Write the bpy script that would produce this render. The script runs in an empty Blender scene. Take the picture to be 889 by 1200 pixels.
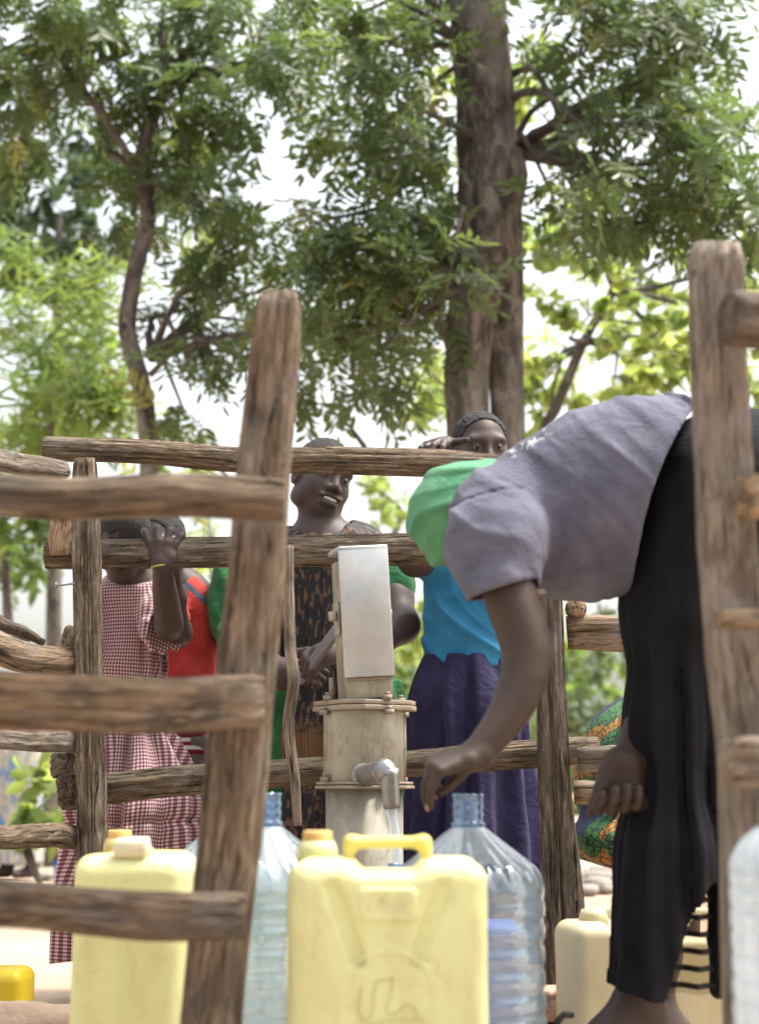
import bpy, bmesh, math, random
import numpy as np
from mathutils import Vector, Matrix
R = math.radians
random.seed(7); RNG = np.random.default_rng(7)
scene = bpy.context.scene
C = scene.collection

# ------------------------------------------------------------------ camera
FPX, PIT, HC = 1900.0, math.atan(325/1900), 0.55
cam = bpy.data.cameras.new('camera'); camo = bpy.data.objects.new('camera', cam); C.objects.link(camo)
camo.location = (0, 0, HC); camo.rotation_euler = (R(90)+PIT, 0, 0)
cam.sensor_fit = 'VERTICAL'; cam.sensor_height = 36; cam.sensor_width = 27
cam.lens = 36*FPX/1200; cam.clip_start = .1; cam.clip_end = 900
cam.dof.use_dof = True; cam.dof.focus_distance = 3.95; cam.dof.aperture_fstop = 3.2
scene.camera = camo
# ------------------------------------------------------------------ world, sun, exposure
w = bpy.data.worlds.new('World'); scene.world = w; w.use_nodes = True
nt = w.node_tree; nt.nodes.clear()
sky = nt.nodes.new('ShaderNodeTexSky'); sky.sky_type = 'NISHITA'; sky.sun_disc = False
SUN_EL, SUN_AZ = 66, 75          # azimuth: degrees east of +Y (the sun stands high on the right)
sky.sun_elevation = R(SUN_EL); sky.sun_rotation = R(SUN_AZ); sky.air_density = 1.6; sky.dust_density = 6; sky.ozone_density = .6
hs = nt.nodes.new('ShaderNodeHueSaturation'); hs.inputs['Saturation'].default_value = .30
bg = nt.nodes.new('ShaderNodeBackground'); bg.inputs[1].default_value = .15
wo = nt.nodes.new('ShaderNodeOutputWorld')
nt.links.new(sky.outputs[0], hs.inputs['Color']); nt.links.new(hs.outputs[0], bg.inputs[0]); nt.links.new(bg.outputs[0], wo.inputs[0])
sl = bpy.data.lights.new('sun', 'SUN'); sl.energy = 2.35; sl.angle = R(12); sl.color = (1, .95, .86)
so = bpy.data.objects.new('sun', sl); C.objects.link(so)
sd = Vector((math.sin(R(SUN_AZ))*math.cos(R(SUN_EL)), math.cos(R(SUN_AZ))*math.cos(R(SUN_EL)), math.sin(R(SUN_EL))))
so.rotation_euler = sd.to_track_quat('Z', 'Y').to_euler(); so.location = (3, 4, 9)
scene.view_settings.view_transform = 'Standard'; scene.view_settings.look = 'None'
scene.view_settings.exposure = 1.42; scene.view_settings.gamma = 1
scene.render.engine = 'CYCLES'
scene.cycles.max_bounces = 10; scene.cycles.transparent_max_bounces = 24

# ------------------------------------------------------------------ helpers: place
cp, sp = math.cos(PIT), math.sin(PIT)
def W(px, py, D):
    dx = (px-444.5)/FPX; u = (600-py)/FPX
    d = np.array([dx, cp-u*sp, sp+u*cp])
    return np.array([0, 0, HC]) + d*(D/d[1])
def MP(px, py, D):                     # metres per photo pixel at a point
    p = W(px, py, D); return (p[1]*cp+(p[2]-HC)*sp)/FPX
def thing(name, label, cat, loc=(0, 0, 0), group=None, kind=None):
    o = bpy.data.objects.new(name, None); C.objects.link(o); o.location = loc; o.empty_display_size = .1
    o['label'] = label; o['category'] = cat
    if group: o['group'] = group
    if kind: o['kind'] = kind
    return o
def tag(o, label, cat=None, group=None, kind=None):
    o['label'] = label
    if cat: o['category'] = cat
    if group: o['group'] = group
    if kind: o['kind'] = kind
    return o
def org(o):
    p = np.zeros(3)
    while o is not None: p = p+np.array(o.location); o = o.parent
    return p
def mesh_np(name, V, F, smooth=True, attrs=None):
    V = np.asarray(V, np.float32); me = bpy.data.meshes.new(name)
    if isinstance(F, np.ndarray):
        n, k = F.shape; flat = F.astype(np.int32).ravel(); st = np.arange(0, n*k, k, dtype=np.int32); tot = np.full(n, k, np.int32)
    else:
        tot = np.array([len(f) for f in F], np.int32); flat = np.concatenate([np.asarray(f, np.int32) for f in F]); n = len(F)
        st = np.concatenate([[0], np.cumsum(tot)[:-1]]).astype(np.int32)
    me.vertices.add(len(V)); me.vertices.foreach_set('co', V.ravel())
    me.loops.add(len(flat)); me.loops.foreach_set('vertex_index', flat)
    me.polygons.add(n); me.polygons.foreach_set('loop_start', st); me.polygons.foreach_set('loop_total', tot)
    if smooth: me.polygons.foreach_set('use_smooth', np.ones(n, bool))
    if attrs:
        for k_, a in attrs.items():
            a = np.asarray(a, np.float32)
            if a.ndim == 1: me.attributes.new(k_, 'FLOAT', 'POINT').data.foreach_set('value', a)
            else: me.attributes.new(k_, 'FLOAT_VECTOR', 'POINT').data.foreach_set('vector', a.ravel())
    me.update(); me.validate()
    return me
def part(name, V, F, mat, parent=None, smooth=True, attrs=None):
    if parent is not None: V = np.asarray(V)-org(parent)
    me = mesh_np(name, V, F, smooth, attrs); me.materials.append(mat)
    o = bpy.data.objects.new(name, me); C.objects.link(o); o.parent = parent
    return o
def _h(i, j, k, s):
    n = (i*374761393+j*668265263+k*2147483647+s*974634777) & 0xffffffff
    n = ((n ^ (n >> 13))*1274126177) & 0xffffffff
    return ((n ^ (n >> 16)) & 0xffff)/32767.5-1
def vnoise(P, s=0):
    P = np.asarray(P, np.float64); i = np.floor(P).astype(np.int64); f = P-i; f = f*f*(3-2*f)
    r = 0
    for a in (0, 1):
        for b in (0, 1):
            for c in (0, 1):
                wt = (f[:, 0] if a else 1-f[:, 0])*(f[:, 1] if b else 1-f[:, 1])*(f[:, 2] if c else 1-f[:, 2])
                r = r+wt*_h(i[:, 0]+a, i[:, 1]+b, i[:, 2]+c, s)
    return r
def norm(v): v = np.asarray(v, float); return v/np.linalg.norm(v)

# ------------------------------------------------------------------ helpers: signed distance modelling (one continuous surface)
class S:
    def __init__(s): s.ops = []; s.disp = None; s.post = []
    def add(s, f, lo, hi, k=.02, op='u'): s.ops.append((f, lo, hi, k, op)); return s
    def cap(s, a, b, ra, rb, k=.02, op='u', fl=None):
        a = np.array(a, float); b = np.array(b, float); m = max(ra, rb)
        fl = np.ones(3) if fl is None else np.array(fl, float); ba = (b-a)/fl; L = max(ba@ba, 1e-9)
        mn = fl.min()
        def f(P):
            q = (P-a)/fl; h = np.clip(q@ba/L, 0, 1)
            return (np.sqrt(((q-h[:, None]*ba)**2).sum(1))-(ra+(rb-ra)*h))*min(1, mn)
        return s.add(f, np.minimum(a, b)-m*fl.max(), np.maximum(a, b)+m*fl.max(), k, op)
    def chain(s, pts, rad, k=.02, fl=None, k0=None):
        for i in range(len(pts)-1): s.cap(pts[i], pts[i+1], rad[i], rad[i+1], (k0 if i == 0 and k0 is not None else k), fl=fl)
        return s
    def soft(s, pts, rad, k=.02, step=.03):           # one smooth limb: a fine chain along a curve, rooted with blend k
        P, Rr = crom(pts, rad, step); Rr = np.convolve(np.pad(Rr, 2, 'edge'), np.ones(5)/5, 'valid')
        def f(Q):
            d = np.full(len(Q), 9.)
            for i in range(len(P)-1):
                a, b = P[i], P[i+1]; ba = b-a; h = np.clip((Q-a)@ba/max(ba@ba, 1e-9), 0, 1)
                d = np.minimum(d, np.sqrt(((Q-a-h[:, None]*ba)**2).sum(1))-(Rr[i]+(Rr[i+1]-Rr[i])*h))
            return d
        m = Rr.max(); return s.add(f, P.min(0)-m, P.max(0)+m, k)
    def ell(s, c, r, M=None, k=.02, op='u'):
        c = np.array(c, float); r = np.array(r, float); M = np.eye(3) if M is None else np.asarray(M)
        def f(P):
            q = (P-c)@M; k0 = np.sqrt(((q/r)**2).sum(1)); k1 = np.sqrt(((q/r**2)**2).sum(1))+1e-9
            return k0*(k0-1)/k1
        m = r.max(); return s.add(f, c-m, c+m, k, op)
    def __call__(s, P):
        d = np.full(len(P), .5)
        for f, lo, hi, k, op in s.ops:
            m = np.all((P > lo-.05) & (P < hi+.05), axis=1)
            if not m.any(): continue
            a = d[m]; b = f(P[m])
            if op == 'u': h = np.maximum(k-np.abs(a-b), 0)/k; a = np.minimum(a, b)-h*h*k*.25
            elif op == 's': b = -b; h = np.maximum(k-np.abs(a-b), 0)/k; a = np.maximum(a, b)+h*h*k*.25
            d[m] = a
        if s.disp is not None:
            m = np.abs(d) < .09
            if m.any(): d[m] = d[m]-s.disp(P[m])
        for p in s.post: d = p(P, d)
        return d
    def mesh(s, h, pad=.03, margin=1.0):
        lo = np.min([o[1] for o in s.ops if o[4] == 'u'], axis=0)-pad; hi = np.max([o[2] for o in s.ops if o[4] == 'u'], axis=0)+pad
        B = 8; nb = np.ceil((hi-lo)/(h*B)).astype(int); n = nb*B
        g = np.stack(np.meshgrid(*[np.arange(k) for k in nb], indexing='ij'), -1).reshape(-1, 3)
        cen = lo+(g*B+(B-1)/2)*h; dc = s(cen)
        D = np.repeat(np.repeat(np.repeat(dc.reshape(nb), B, 0), B, 1), B, 2).astype(np.float32)
        keep = g[np.abs(dc) < h*B*.95*margin+.006]
        off = np.stack(np.meshgrid(*[np.arange(B)]*3, indexing='ij'), -1).reshape(-1, 3)
        for c0 in range(0, len(keep), 1200):
            idx = (keep[c0:c0+1200, None, :]*B+off[None]).reshape(-1, 3)
            D[idx[:, 0], idx[:, 1], idx[:, 2]] = s(lo+idx*h)
        return nets(D, lo, h)
def nets(D, lo, h):
    n = np.array(D.shape); inside = D < 0; cn = n-1
    acc = {}; keys = []; pos = []; quads = []
    for ax in range(3):
        sl0 = [slice(None)]*3; sl1 = [slice(None)]*3; sl0[ax] = slice(0, -1); sl1[ax] = slice(1, None)
        ch = inside[tuple(sl0)] != inside[tuple(sl1)]
        idx = np.argwhere(ch)
        o1, o2 = [(1, 2), (2, 0), (0, 1)][ax]
        idx = idx[(idx[:, o1] > 0) & (idx[:, o2] > 0) & (idx[:, o1] < n[o1]-1) & (idx[:, o2] < n[o2]-1)]
        i1 = idx.copy(); i1[:, ax] += 1
        d0 = D[tuple(idx.T)]; d1 = D[tuple(i1.T)]; t = d0/(d0-d1)
        p = idx.astype(np.float64); p[:, ax] += t
        cells = []
        for a, b in ((-1, -1), (0, -1), (0, 0), (-1, 0)):
            c = idx.copy(); c[:, o1] += a; c[:, o2] += b
            key = (c[:, 0]*cn[1]+c[:, 1])*cn[2]+c[:, 2]; cells.append(key); keys.append(key); pos.append(p)
        q = np.stack(cells, 1); q[d0 > 0] = q[d0 > 0][:, ::-1]; quads.append(q)
    keys = np.concatenate(keys); pos = np.concatenate(pos); quads = np.concatenate(quads)
    uk, inv = np.unique(keys, return_inverse=True); cnt = np.bincount(inv)
    V = np.stack([np.bincount(inv, pos[:, i])/cnt for i in range(3)], 1)
    return lo+V*h, np.searchsorted(uk, quads).astype(np.int32)
def shell(t):
    return lambda P, d: np.maximum(d, -(d+t))
def cut(p0, n):                         # removes the side the normal points to
    p0 = np.array(p0, float); n = norm(n)
    return lambda P, d: np.maximum(d, (P-p0)@n)

# ------------------------------------------------------------------ helpers: tubes, boxes, lathes
def crom(pts, rad, step):
    pts = np.array(pts, float); rad = np.array(rad, float); P = [pts[0]]; Rr = [rad[0]]
    ext = np.vstack([2*pts[0]-pts[1], pts, 2*pts[-1]-pts[-2]])
    for i in range(len(pts)-1):
        p0, p1, p2, p3 = ext[i:i+4]; n = max(1, int(np.linalg.norm(p2-p1)/step))
        for j in range(1, n+1):
            t = j/n
            P.append(.5*((2*p1)+(-p0+p2)*t+(2*p0-5*p1+4*p2-p3)*t*t+(-p0+3*p1-3*p2+p3)*t**3)); Rr.append(rad[i]+(rad[i+1]-rad[i])*t)
    return np.array(P), np.array(Rr)
def tube(pts, rad, n=8, step=.1, up=(0, 1, .02), rf=None, caps=True, sq=(1, 1)):
    P, Rr = crom(pts, rad, step); T = np.gradient(P, axis=0); T /= np.linalg.norm(T, axis=1)[:, None]
    s = np.concatenate([[0], np.cumsum(np.linalg.norm(np.diff(P, axis=0), axis=1))])
    X = np.cross(T, up); X /= np.linalg.norm(X, axis=1)[:, None]; Y = np.cross(T, X)
    th = np.arange(n)/n*2*np.pi; m = len(P)
    TH = np.tile(th, m); SS = np.repeat(s, n); RR = np.repeat(Rr, n)
    rest = np.stack([np.cos(TH)*RR, np.sin(TH)*RR, SS], 1)
    mul = np.ones(m*n) if rf is None else rf(TH, SS, RR)
    V = np.repeat(P, n, 0)+(np.cos(TH)*RR*mul*sq[0])[:, None]*np.repeat(X, n, 0)+(np.sin(TH)*RR*mul*sq[1])[:, None]*np.repeat(Y, n, 0)
    i = np.arange(m-1)[:, None]*n; j = np.arange(n)[None]; jn = (j+1) % n
    F = np.stack([i+j, i+jn, i+n+jn, i+n+j], -1).reshape(-1, 4)
    F = [tuple(f) for f in F]
    if caps:
        V = np.vstack([V, P[0], P[-1]]); rest = np.vstack([rest, [0, 0, s[0]], [0, 0, s[-1]]]); a = m*n
        for j in range(n):
            F.append((a, (j+1) % n, j)); F.append((a+1, (m-1)*n+j, (m-1)*n+(j+1) % n))
    return V, F, rest
def join(L):
    V = []; F = []; o = 0
    for v, f in L:
        V.append(np.asarray(v)); F += [tuple(int(i)+o for i in q) for q in f]; o += len(v)
    return np.vstack(V), F
def box(c, s, bev=.004, M=None, seg=2):
    bm = bmesh.new(); bmesh.ops.create_cube(bm, size=1)
    for v in bm.verts: v.co = Vector((v.co.x*s[0], v.co.y*s[1], v.co.z*s[2]))
    if bev: bmesh.ops.bevel(bm, geom=bm.edges[:], offset=bev, segments=seg, affect='EDGES', profile=.5)
    V = np.array([v.co[:] for v in bm.verts]); F = [tuple(v.index for v in f.verts) for f in bm.faces]; bm.free()
    if M is not None: V = V@np.asarray(M).T
    return V+np.array(c), F
def frame(z, x=None):
    z = norm(z); x = np.array([1, 0, 0.]) if x is None else np.array(x, float)
    y = norm(np.cross(z, x)); x = np.cross(y, z); return np.stack([x, y, z], 1)
def rotm(ax, deg): return np.array(Matrix.Rotation(R(deg), 3, ax))
def lathe(prof, n=48, c=(0, 0, 0), rf=None):
    V = []; m = len(prof)
    for (r, z) in prof:
        for j in range(n):
            a = j/n*2*np.pi; rr = r*(1 if rf is None else rf(a, z)); V.append((rr*math.cos(a), rr*math.sin(a), z))
    F = []
    for i in range(m-1):
        for j in range(n): F.append((i*n+j, i*n+(j+1) % n, (i+1)*n+(j+1) % n, (i+1)*n+j))
    return np.array(V)+np.array(c), F

# ------------------------------------------------------------------ materials
def mat(name, build, disp=None):
    m = bpy.data.materials.new(name); m.use_nodes = True; t = m.node_tree; t.nodes.clear()
    out = t.nodes.new('ShaderNodeOutputMaterial'); t.links.new(build(t), out.inputs[0]); return m
def N(t, ty, ins=None, **kw):
    n = t.nodes.new(ty)
    for k, v in kw.items(): setattr(n, k, v)
    for k, v in (ins or {}).items():
        if isinstance(v, bpy.types.NodeSocket): t.links.new(v, n.inputs[k])
        else: n.inputs[k].default_value = v
    return n
def ramp(t, fac, stops, interp='LINEAR'):
    n = t.nodes.new('ShaderNodeValToRGB'); t.links.new(fac, n.inputs[0]); n.color_ramp.interpolation = interp
    e = n.color_ramp.elements
    while len(e) < len(stops): e.new(.5)
    for x, (p, c) in zip(e, stops): x.position = p; x.color = (*c, 1)
    return n.outputs[0]
def attr(t, name): return N(t, 'ShaderNodeAttribute', attribute_name=name)
def mapp(t, vec, scale, rot=(0, 0, 0)):
    return N(t, 'ShaderNodeMapping', {'Vector': vec, 'Scale': scale, 'Rotation': rot}).outputs[0]
def noise(t, vec, scale=5, det=4, rough=.6, dist=0):
    return N(t, 'ShaderNodeTexNoise', {'Vector': vec, 'Scale': scale, 'Detail': det, 'Roughness': rough, 'Distortion': dist}).outputs[0]
def mix(t, f, a, b, bt='MIX'):
    n = t.nodes.new('ShaderNodeMix'); n.data_type = 'RGBA'; n.blend_type = bt
    for s, v in ((0, f), (6, a), (7, b)):
        if isinstance(v, bpy.types.NodeSocket): t.links.new(v, n.inputs[s])
        else: n.inputs[s].default_value = v if s == 0 else (*v, 1)
    return n.outputs[2]
def mth(t, op, a, b=0, c=0):
    n = t.nodes.new('ShaderNodeMath'); n.operation = op
    for i, v in enumerate((a, b, c)):
        if isinstance(v, bpy.types.NodeSocket): t.links.new(v, n.inputs[i])
        else: n.inputs[i].default_value = v
    return n.outputs[0]
def bump(t, h, s=.5, d=.01): return N(t, 'ShaderNodeBump', {'Height': h, 'Strength': s, 'Distance': d}).outputs[0]
def pbsdf(t, col, rough=.7, nrm=None, **kw):
    ins = {'Base Color': (*col, 1) if not isinstance(col, bpy.types.NodeSocket) else col, 'Roughness': rough}
    if nrm is not None: ins['Normal'] = nrm
    for k, v in kw.items(): ins[k.replace('_', ' ')] = v
    return N(t, 'ShaderNodeBsdfPrincipled', ins).outputs[0]
def objco(t): return N(t, 'ShaderNodeTexCoord').outputs['Object']

def wood_mat(name, dark, mid, light, rel=1.0):
    def b(t):
        v = attr(t, 'rest').outputs['Vector']
        g = noise(t, mapp(t, v, (150, 150, 16)), 1, 7, .7, .5)
        g2 = noise(t, mapp(t, v, (34, 34, 5)), 1, 5, .65, 1.2)
        cr = noise(t, mapp(t, v, (95, 95, 6)), 1, 4, .6, 1.0)
        bl = noise(t, mapp(t, v, (11, 11, 9)), 1, 4, .6)
        kn = N(t, 'ShaderNodeTexVoronoi', {'Vector': mapp(t, v, (13, 13, 7)), 'Scale': 1.0}).outputs['Distance']
        c = ramp(t, g, [(.3, dark), (.5, mid), (.68, light)])
        c = mix(t, .85, c, ramp(t, g2, [(.34, (.36, .34, .32)), (.50, (1, 1, 1)), (.7, (1.2, 1.17, 1.13))]), 'MULTIPLY')
        crk = ramp(t, cr, [(.35, (1, 1, 1)), (.40, (0, 0, 0))])
        c = mix(t, mth(t, 'MULTIPLY', crk, .85), c, (.018, .014, .011))
        c = mix(t, mth(t, 'MULTIPLY', ramp(t, kn, [(.08, (1, 1, 1)), (.2, (0, 0, 0))]), .6), c, (.05, .035, .026))
        c = mix(t, mth(t, 'MULTIPLY', ramp(t, bl, [(.5, (0, 0, 0)), (.68, (1, 1, 1))]), .4), c, (.26, .245, .23))
        rnd = N(t, 'ShaderNodeObjectInfo').outputs['Random']
        c = mix(t, 1, c, ramp(t, rnd, [(0, (.80, .80, .82)), (.5, (1, 1, 1)), (1, (1.16, 1.08, .98))]), 'MULTIPLY')
        pk = noise(t, mapp(t, v, (7, 7, 5)), 1, 5, .7, .8); c = mix(t, ramp(t, pk, [(.56, (0, 0, 0)), (.60, (.7, .7, .7))]), c, (.12, .092, .07))
        h = mth(t, 'SUBTRACT', mth(t, 'ADD', mth(t, 'MULTIPLY', g, .6), mth(t, 'MULTIPLY', g2, 1.3)), mth(t, 'MULTIPLY', crk, 1.2))
        return pbsdf(t, c, .88, bump(t, h, 1., .019*rel), Specular_IOR_Level=.2)
    return mat(name, b)
M_wood = wood_mat('weathered_wood', (.075, .052, .036), (.215, .155, .105), (.37, .285, .205))
M_wood_dk = wood_mat('dark_weathered_wood', (.042, .033, .025), (.165, .128, .094), (.35, .285, .215))
M_wood_tan = wood_mat('pale_stripped_wood', (.10, .07, .045), (.30, .215, .14), (.48, .37, .265), .5)
M_wood_gr = wood_mat('grey_sawn_wood', (.07, .055, .045), (.21, .17, .135), (.30, .25, .205), .25)
def bark(t):
    v = attr(t, 'rest').outputs['Vector']
    g = noise(t, mapp(t, v, (14, 14, 6)), 1, 6, .7, .5); bl = noise(t, mapp(t, v, (5, 5, 2)), 1, 3)
    c = ramp(t, g, [(.34, (.020, .016, .014)), (.48, (.065, .053, .045)), (.62, (.20, .175, .155))])
    c = mix(t, ramp(t, bl, [(.45, (0, 0, 0)), (.65, (.5, .5, .5))]), c, (.22, .19, .165))
    return pbsdf(t, c, .9, bump(t, g, .9, .03))
M_bark = mat('bark', bark)
def leaf_mat(name, stops, tr=.45, trc=1.6, gl=.45):
    def b(t):
        a = attr(t, 'tone').outputs['Fac']; c = ramp(t, a, stops)
        d = pbsdf(t, c, gl, Specular_IOR_Level=.45)
        tc = mix(t, 1, c, (trc, trc*1.08, trc*.55), 'MULTIPLY')
        tl = N(t, 'ShaderNodeBsdfTranslucent', {'Color': tc}).outputs[0]
        m = N(t, 'ShaderNodeMixShader', {0: tr}); t.links.new(d, m.inputs[1]); t.links.new(tl, m.inputs[2]); return m.outputs[0]
    return mat(name, b)
M_leaf = leaf_mat('compound_leaf', [(0, (.062, .094, .05)), (.6, (.100, .136, .066)), (.9, (.148, .185, .08)), (1, (.27, .25, .10))], .42, 1.6, .36)
M_leaf_grey = leaf_mat('greyish_leaf', [(0, (.045, .075, .045)), (.7, (.08, .115, .065)), (1, (.13, .16, .08))], .35, 1.4)
M_leaf_lime = leaf_mat('lime_leaf', [(0, (.14, .185, .075)), (.5, (.225, .265, .11)), (1, (.34, .35, .16))], .6, 1.7)
M_leaf_mid = leaf_mat('mid_green_leaf', [(0, (.065, .105, .045)), (.5, (.11, .165, .06)), (1, (.20, .24, .08))], .5, 1.7)
def skin(name, c0, c1):
    def b(t):
        n = noise(t, objco(t), 28, 4, .6); c = mix(t, n, c0, c1)
        f = noise(t, objco(t), 350, 2)
        return pbsdf(t, c, mth(t, 'ADD', .46, mth(t, 'MULTIPLY', n, .16)), bump(t, f, .3, .002), Specular_IOR_Level=.3)
    return mat(name, b)
M_skin = skin('dark_brown_skin', (.042, .028, .025), (.070, .046, .040))
M_skin2 = skin('brown_skin', (.034, .021, .016), (.060, .037, .028))
M_palm = skin('pale_palm_skin', (.28, .15, .11), (.34, .19, .14))
M_hair = mat('short_black_hair', lambda t: pbsdf(t, mix(t, noise(t, objco(t), 220, 2), (.006, .006, .006), (.035, .033, .032)), .8, bump(t, noise(t, objco(t), 260, 3), 1, .01)))
M_eye = mat('eye_white', lambda t: pbsdf(t, (.22, .19, .175), .25)); M_iris = mat('dark_iris', lambda t: pbsdf(t, (.012, .008, .006), .12))
M_teeth = mat('teeth', lambda t: pbsdf(t, (.75, .72, .66), .3))
def cloth(name, c0, c1, sc=14, weave=900, sheen=.06):
    def b(t):
        o = objco(t); n = noise(t, o, sc, 4, .6); c = mix(t, ramp(t, n, [(.35, (0, 0, 0)), (.68, (1, 1, 1))]), c0, c1)
        return pbsdf(t, c, .88, bump(t, mth(t, 'ADD', mth(t, 'MULTIPLY', noise(t, o, weave, 2), .6), mth(t, 'MULTIPLY', noise(t, o, 22, 4, .55, 1.2), 5.)), .45, .004), Sheen_Weight=sheen, Specular_IOR_Level=.2)
    return mat(name, b)
M_grey = cloth('grey_cotton', (.080, .079, .112), (.128, .126, .168))
M_green = cloth('mint_green_cloth', (.06, .195, .10), (.10, .275, .15))
M_blue = cloth('bright_blue_cotton', (.025, .17, .33), (.04, .22, .40)); M_navy = cloth('navy_cloth', (.017, .015, .048), (.032, .028, .078))
M_black = cloth('black_cloth', (.004, .004, .006), (.009, .009, .013), sheen=0); M_red = cloth('red_cloth', (.40, .035, .03), (.52, .06, .05))
M_maroon = cloth('maroon_cloth', (.13, .012, .022), (.19, .02, .03)); M_trous = cloth('grey_brown_trousers', (.10, .09, .08), (.16, .14, .12))
M_white = cloth('white_cloth', (.55, .56, .58), (.7, .7, .72)); M_dkgrey = cloth('dark_grey_cloth', (.07, .075, .10), (.10, .105, .14))
M_kgreen = cloth('deep_green_cloth', (.012, .075, .026), (.04, .18, .065), 9)
def gingham(t):
    s = N(t, 'ShaderNodeSeparateXYZ', {0: attr(t, 'uvw').outputs['Vector']})
    per = .0096
    def st(x): return mth(t, 'GREATER_THAN', mth(t, 'FRACT', mth(t, 'DIVIDE', x, per)), .47)
    k = mth(t, 'MULTIPLY', mth(t, 'ADD', st(s.outputs[0]), st(s.outputs[1])), .5)
    c = ramp(t, k, [(0, (.55, .47, .47)), (.25, (.27, .12, .13)), (.75, (.10, .022, .035))], 'CONSTANT')
    return pbsdf(t, c, .85, bump(t, noise(t, objco(t), 40, 3), .3, .004), Sheen_Weight=.2)
M_ging = mat('red_gingham', gingham)
def ankara(t):
    o = attr(t, 'uvw').outputs['Vector']
    v = N(t, 'ShaderNodeTexVoronoi', {'Vector': mapp(t, o, (85, 62, 1)), 'Scale': 1.0}, feature='DISTANCE_TO_EDGE').outputs['Distance']
    big = noise(t, mapp(t, o, (7.5, 4.5, 1), (0, 0, .6)), 1, 1, .3)
    s = N(t, 'ShaderNodeSeparateXYZ', {0: o})
    col = ramp(t, big, [(0, (.02, .022, .09)), (.42, (.04, .15, .04)), (.53, (.38, .17, .02)), (.62, (.045, .16, .045)), (.76, (.02, .022, .09))], 'CONSTANT')
    c = mix(t, ramp(t, v, [(.05, (1, 1, 1)), (.11, (0, 0, 0))]), col, (.012, .014, .02))
    return pbsdf(t, c, .8)
M_ank = mat('african_wax_print', ankara)
def dressB(t):
    o = attr(t, 'uvw').outputs['Vector']
    n = noise(t, mapp(t, o, (60, 30, 1), (0, 0, .6)), 1, 2, .5); n2 = noise(t, mapp(t, o, (20, 60, 1)), 1, 2)
    s = N(t, 'ShaderNodeSeparateXYZ', {0: o}).outputs[1]
    a = ramp(t, n, [(.54, (.010, .010, .014)), (.60, (.13, .07, .035))])
    pl = ramp(t, N(t, 'ShaderNodeTexWave', {'Vector': mapp(t, o, (40, 0, 0)), 'Scale': 1.0}).outputs[0], [(.3, (.05, .025, .012)), (.8, (.24, .13, .055))])
    f = ramp(t, mth(t, 'ADD', s, mth(t, 'MULTIPLY', n2, .12)), [(.76, (1, 1, 1)), (.80, (0, 0, 0))])
    f2 = ramp(t, mth(t, 'ADD', s, mth(t, 'MULTIPLY', n2, .12)), [(.60, (0, 0, 0)), (.64, (1, 1, 1))])
    return pbsdf(t, mix(t, mth(t, 'MULTIPLY', f, f2), a, pl), .8)
M_dressB = mat('black_brown_print', dressB)
def bluewrap(t):
    n = noise(t, mapp(t, objco(t), (7, 7, 4)), 1, 3, .6, 1.)
    return pbsdf(t, ramp(t, n, [(.40, (.10, .22, .50)), (.5, (.42, .40, .34)), (.62, (.5, .46, .38)), (.66, (.16, .30, .58))]), .8)
M_bwrap = mat('blue_tan_wrap', bluewrap)
def sheer(t):
    s = N(t, 'ShaderNodeSeparateXYZ', {0: N(t, 'ShaderNodeNewGeometry').outputs['Position']})
    fr = mth(t, 'FRACT', mth(t, 'DIVIDE', s.outputs[2], .0295))
    k = ramp(t, fr, [(.0, (1, 1, 1)), (.26, (1, 1, 1)), (.34, (.28, .28, .28)), (.9, (.28, .28, .28)), (1, (1, 1, 1))])
    d = pbsdf(t, (.012, .012, .014), .9); tr = N(t, 'ShaderNodeBsdfTransparent', {'Color': (1, .95, .85, 1)}).outputs[0]
    m = N(t, 'ShaderNodeMixShader', {0: k}); t.links.new(tr, m.inputs[1]); t.links.new(d, m.inputs[2]); return m.outputs[0]
M_sheer = mat('sheer_striped_hem', sheer)
def plastic(name, col, dirt=(.42, .30, .14), amt=.5, sub=.25, rough=.38):
    def b(t):
        o = objco(t); n = noise(t, mapp(t, o, (14, 14, 5)), 1, 5, .65); n2 = noise(t, o, 70, 3, .7); n3 = noise(t, o, 5, 3)
        f = mth(t, 'MULTIPLY', ramp(t, n, [(.5, (0, 0, 0)), (.8, (1, 1, 1))]), amt)
        c = mix(t, f, col, dirt); c = mix(t, mth(t, 'MULTIPLY', ramp(t, noise(t, o, 11, 6, .75, 1.8), [(.565, (0, 0, 0)), (.585, (1, 1, 1)), (.61, (0, 0, 0))]), amt*.6), c, (.36, .27, .13)); c = mix(t, mth(t, 'MULTIPLY', ramp(t, noise(t, mapp(t, o, (26, 26, 12)), 1, 6, .8), [(.60, (0, 0, 0)), (.70, (1, 1, 1))]), amt*.7), c, (.33, .24, .12)); c = mix(t, mth(t, 'MULTIPLY', ramp(t, n2, [(.66, (0, 0, 0)), (.78, (1, 1, 1))]), amt*.6), c, (.16, .12, .07))
        c = mix(t, .35, c, ramp(t, n3, [(.3, (.86, .84, .8)), (.7, (1.1, 1.1, 1.1))]), 'MULTIPLY')
        tl = N(t, 'ShaderNodeBsdfTranslucent', {'Color': (*col, 1)}).outputs[0]
        p = pbsdf(t, c, mth(t, 'ADD', rough, mth(t, 'MULTIPLY', n2, .25)), bump(t, mth(t, 'ADD', n2, n), .12, .004), Specular_IOR_Level=.5)
        m = N(t, 'ShaderNodeMixShader', {0: sub}); t.links.new(p, m.inputs[1]); t.links.new(tl, m.inputs[2]); return m.outputs[0]
    return mat(name, b)
M_can = plastic('pale_yellow_plastic', (.70, .70, .365), amt=.6, sub=.22)
M_can2 = plastic('aged_yellow_plastic', (.60, .52, .20), amt=.5)
M_can3 = plastic('cloudy_cream_plastic', (.64, .58, .38), amt=.45)
M_handle = plastic('yellow_handle_plastic', (.72, .62, .19), amt=.1)
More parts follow.
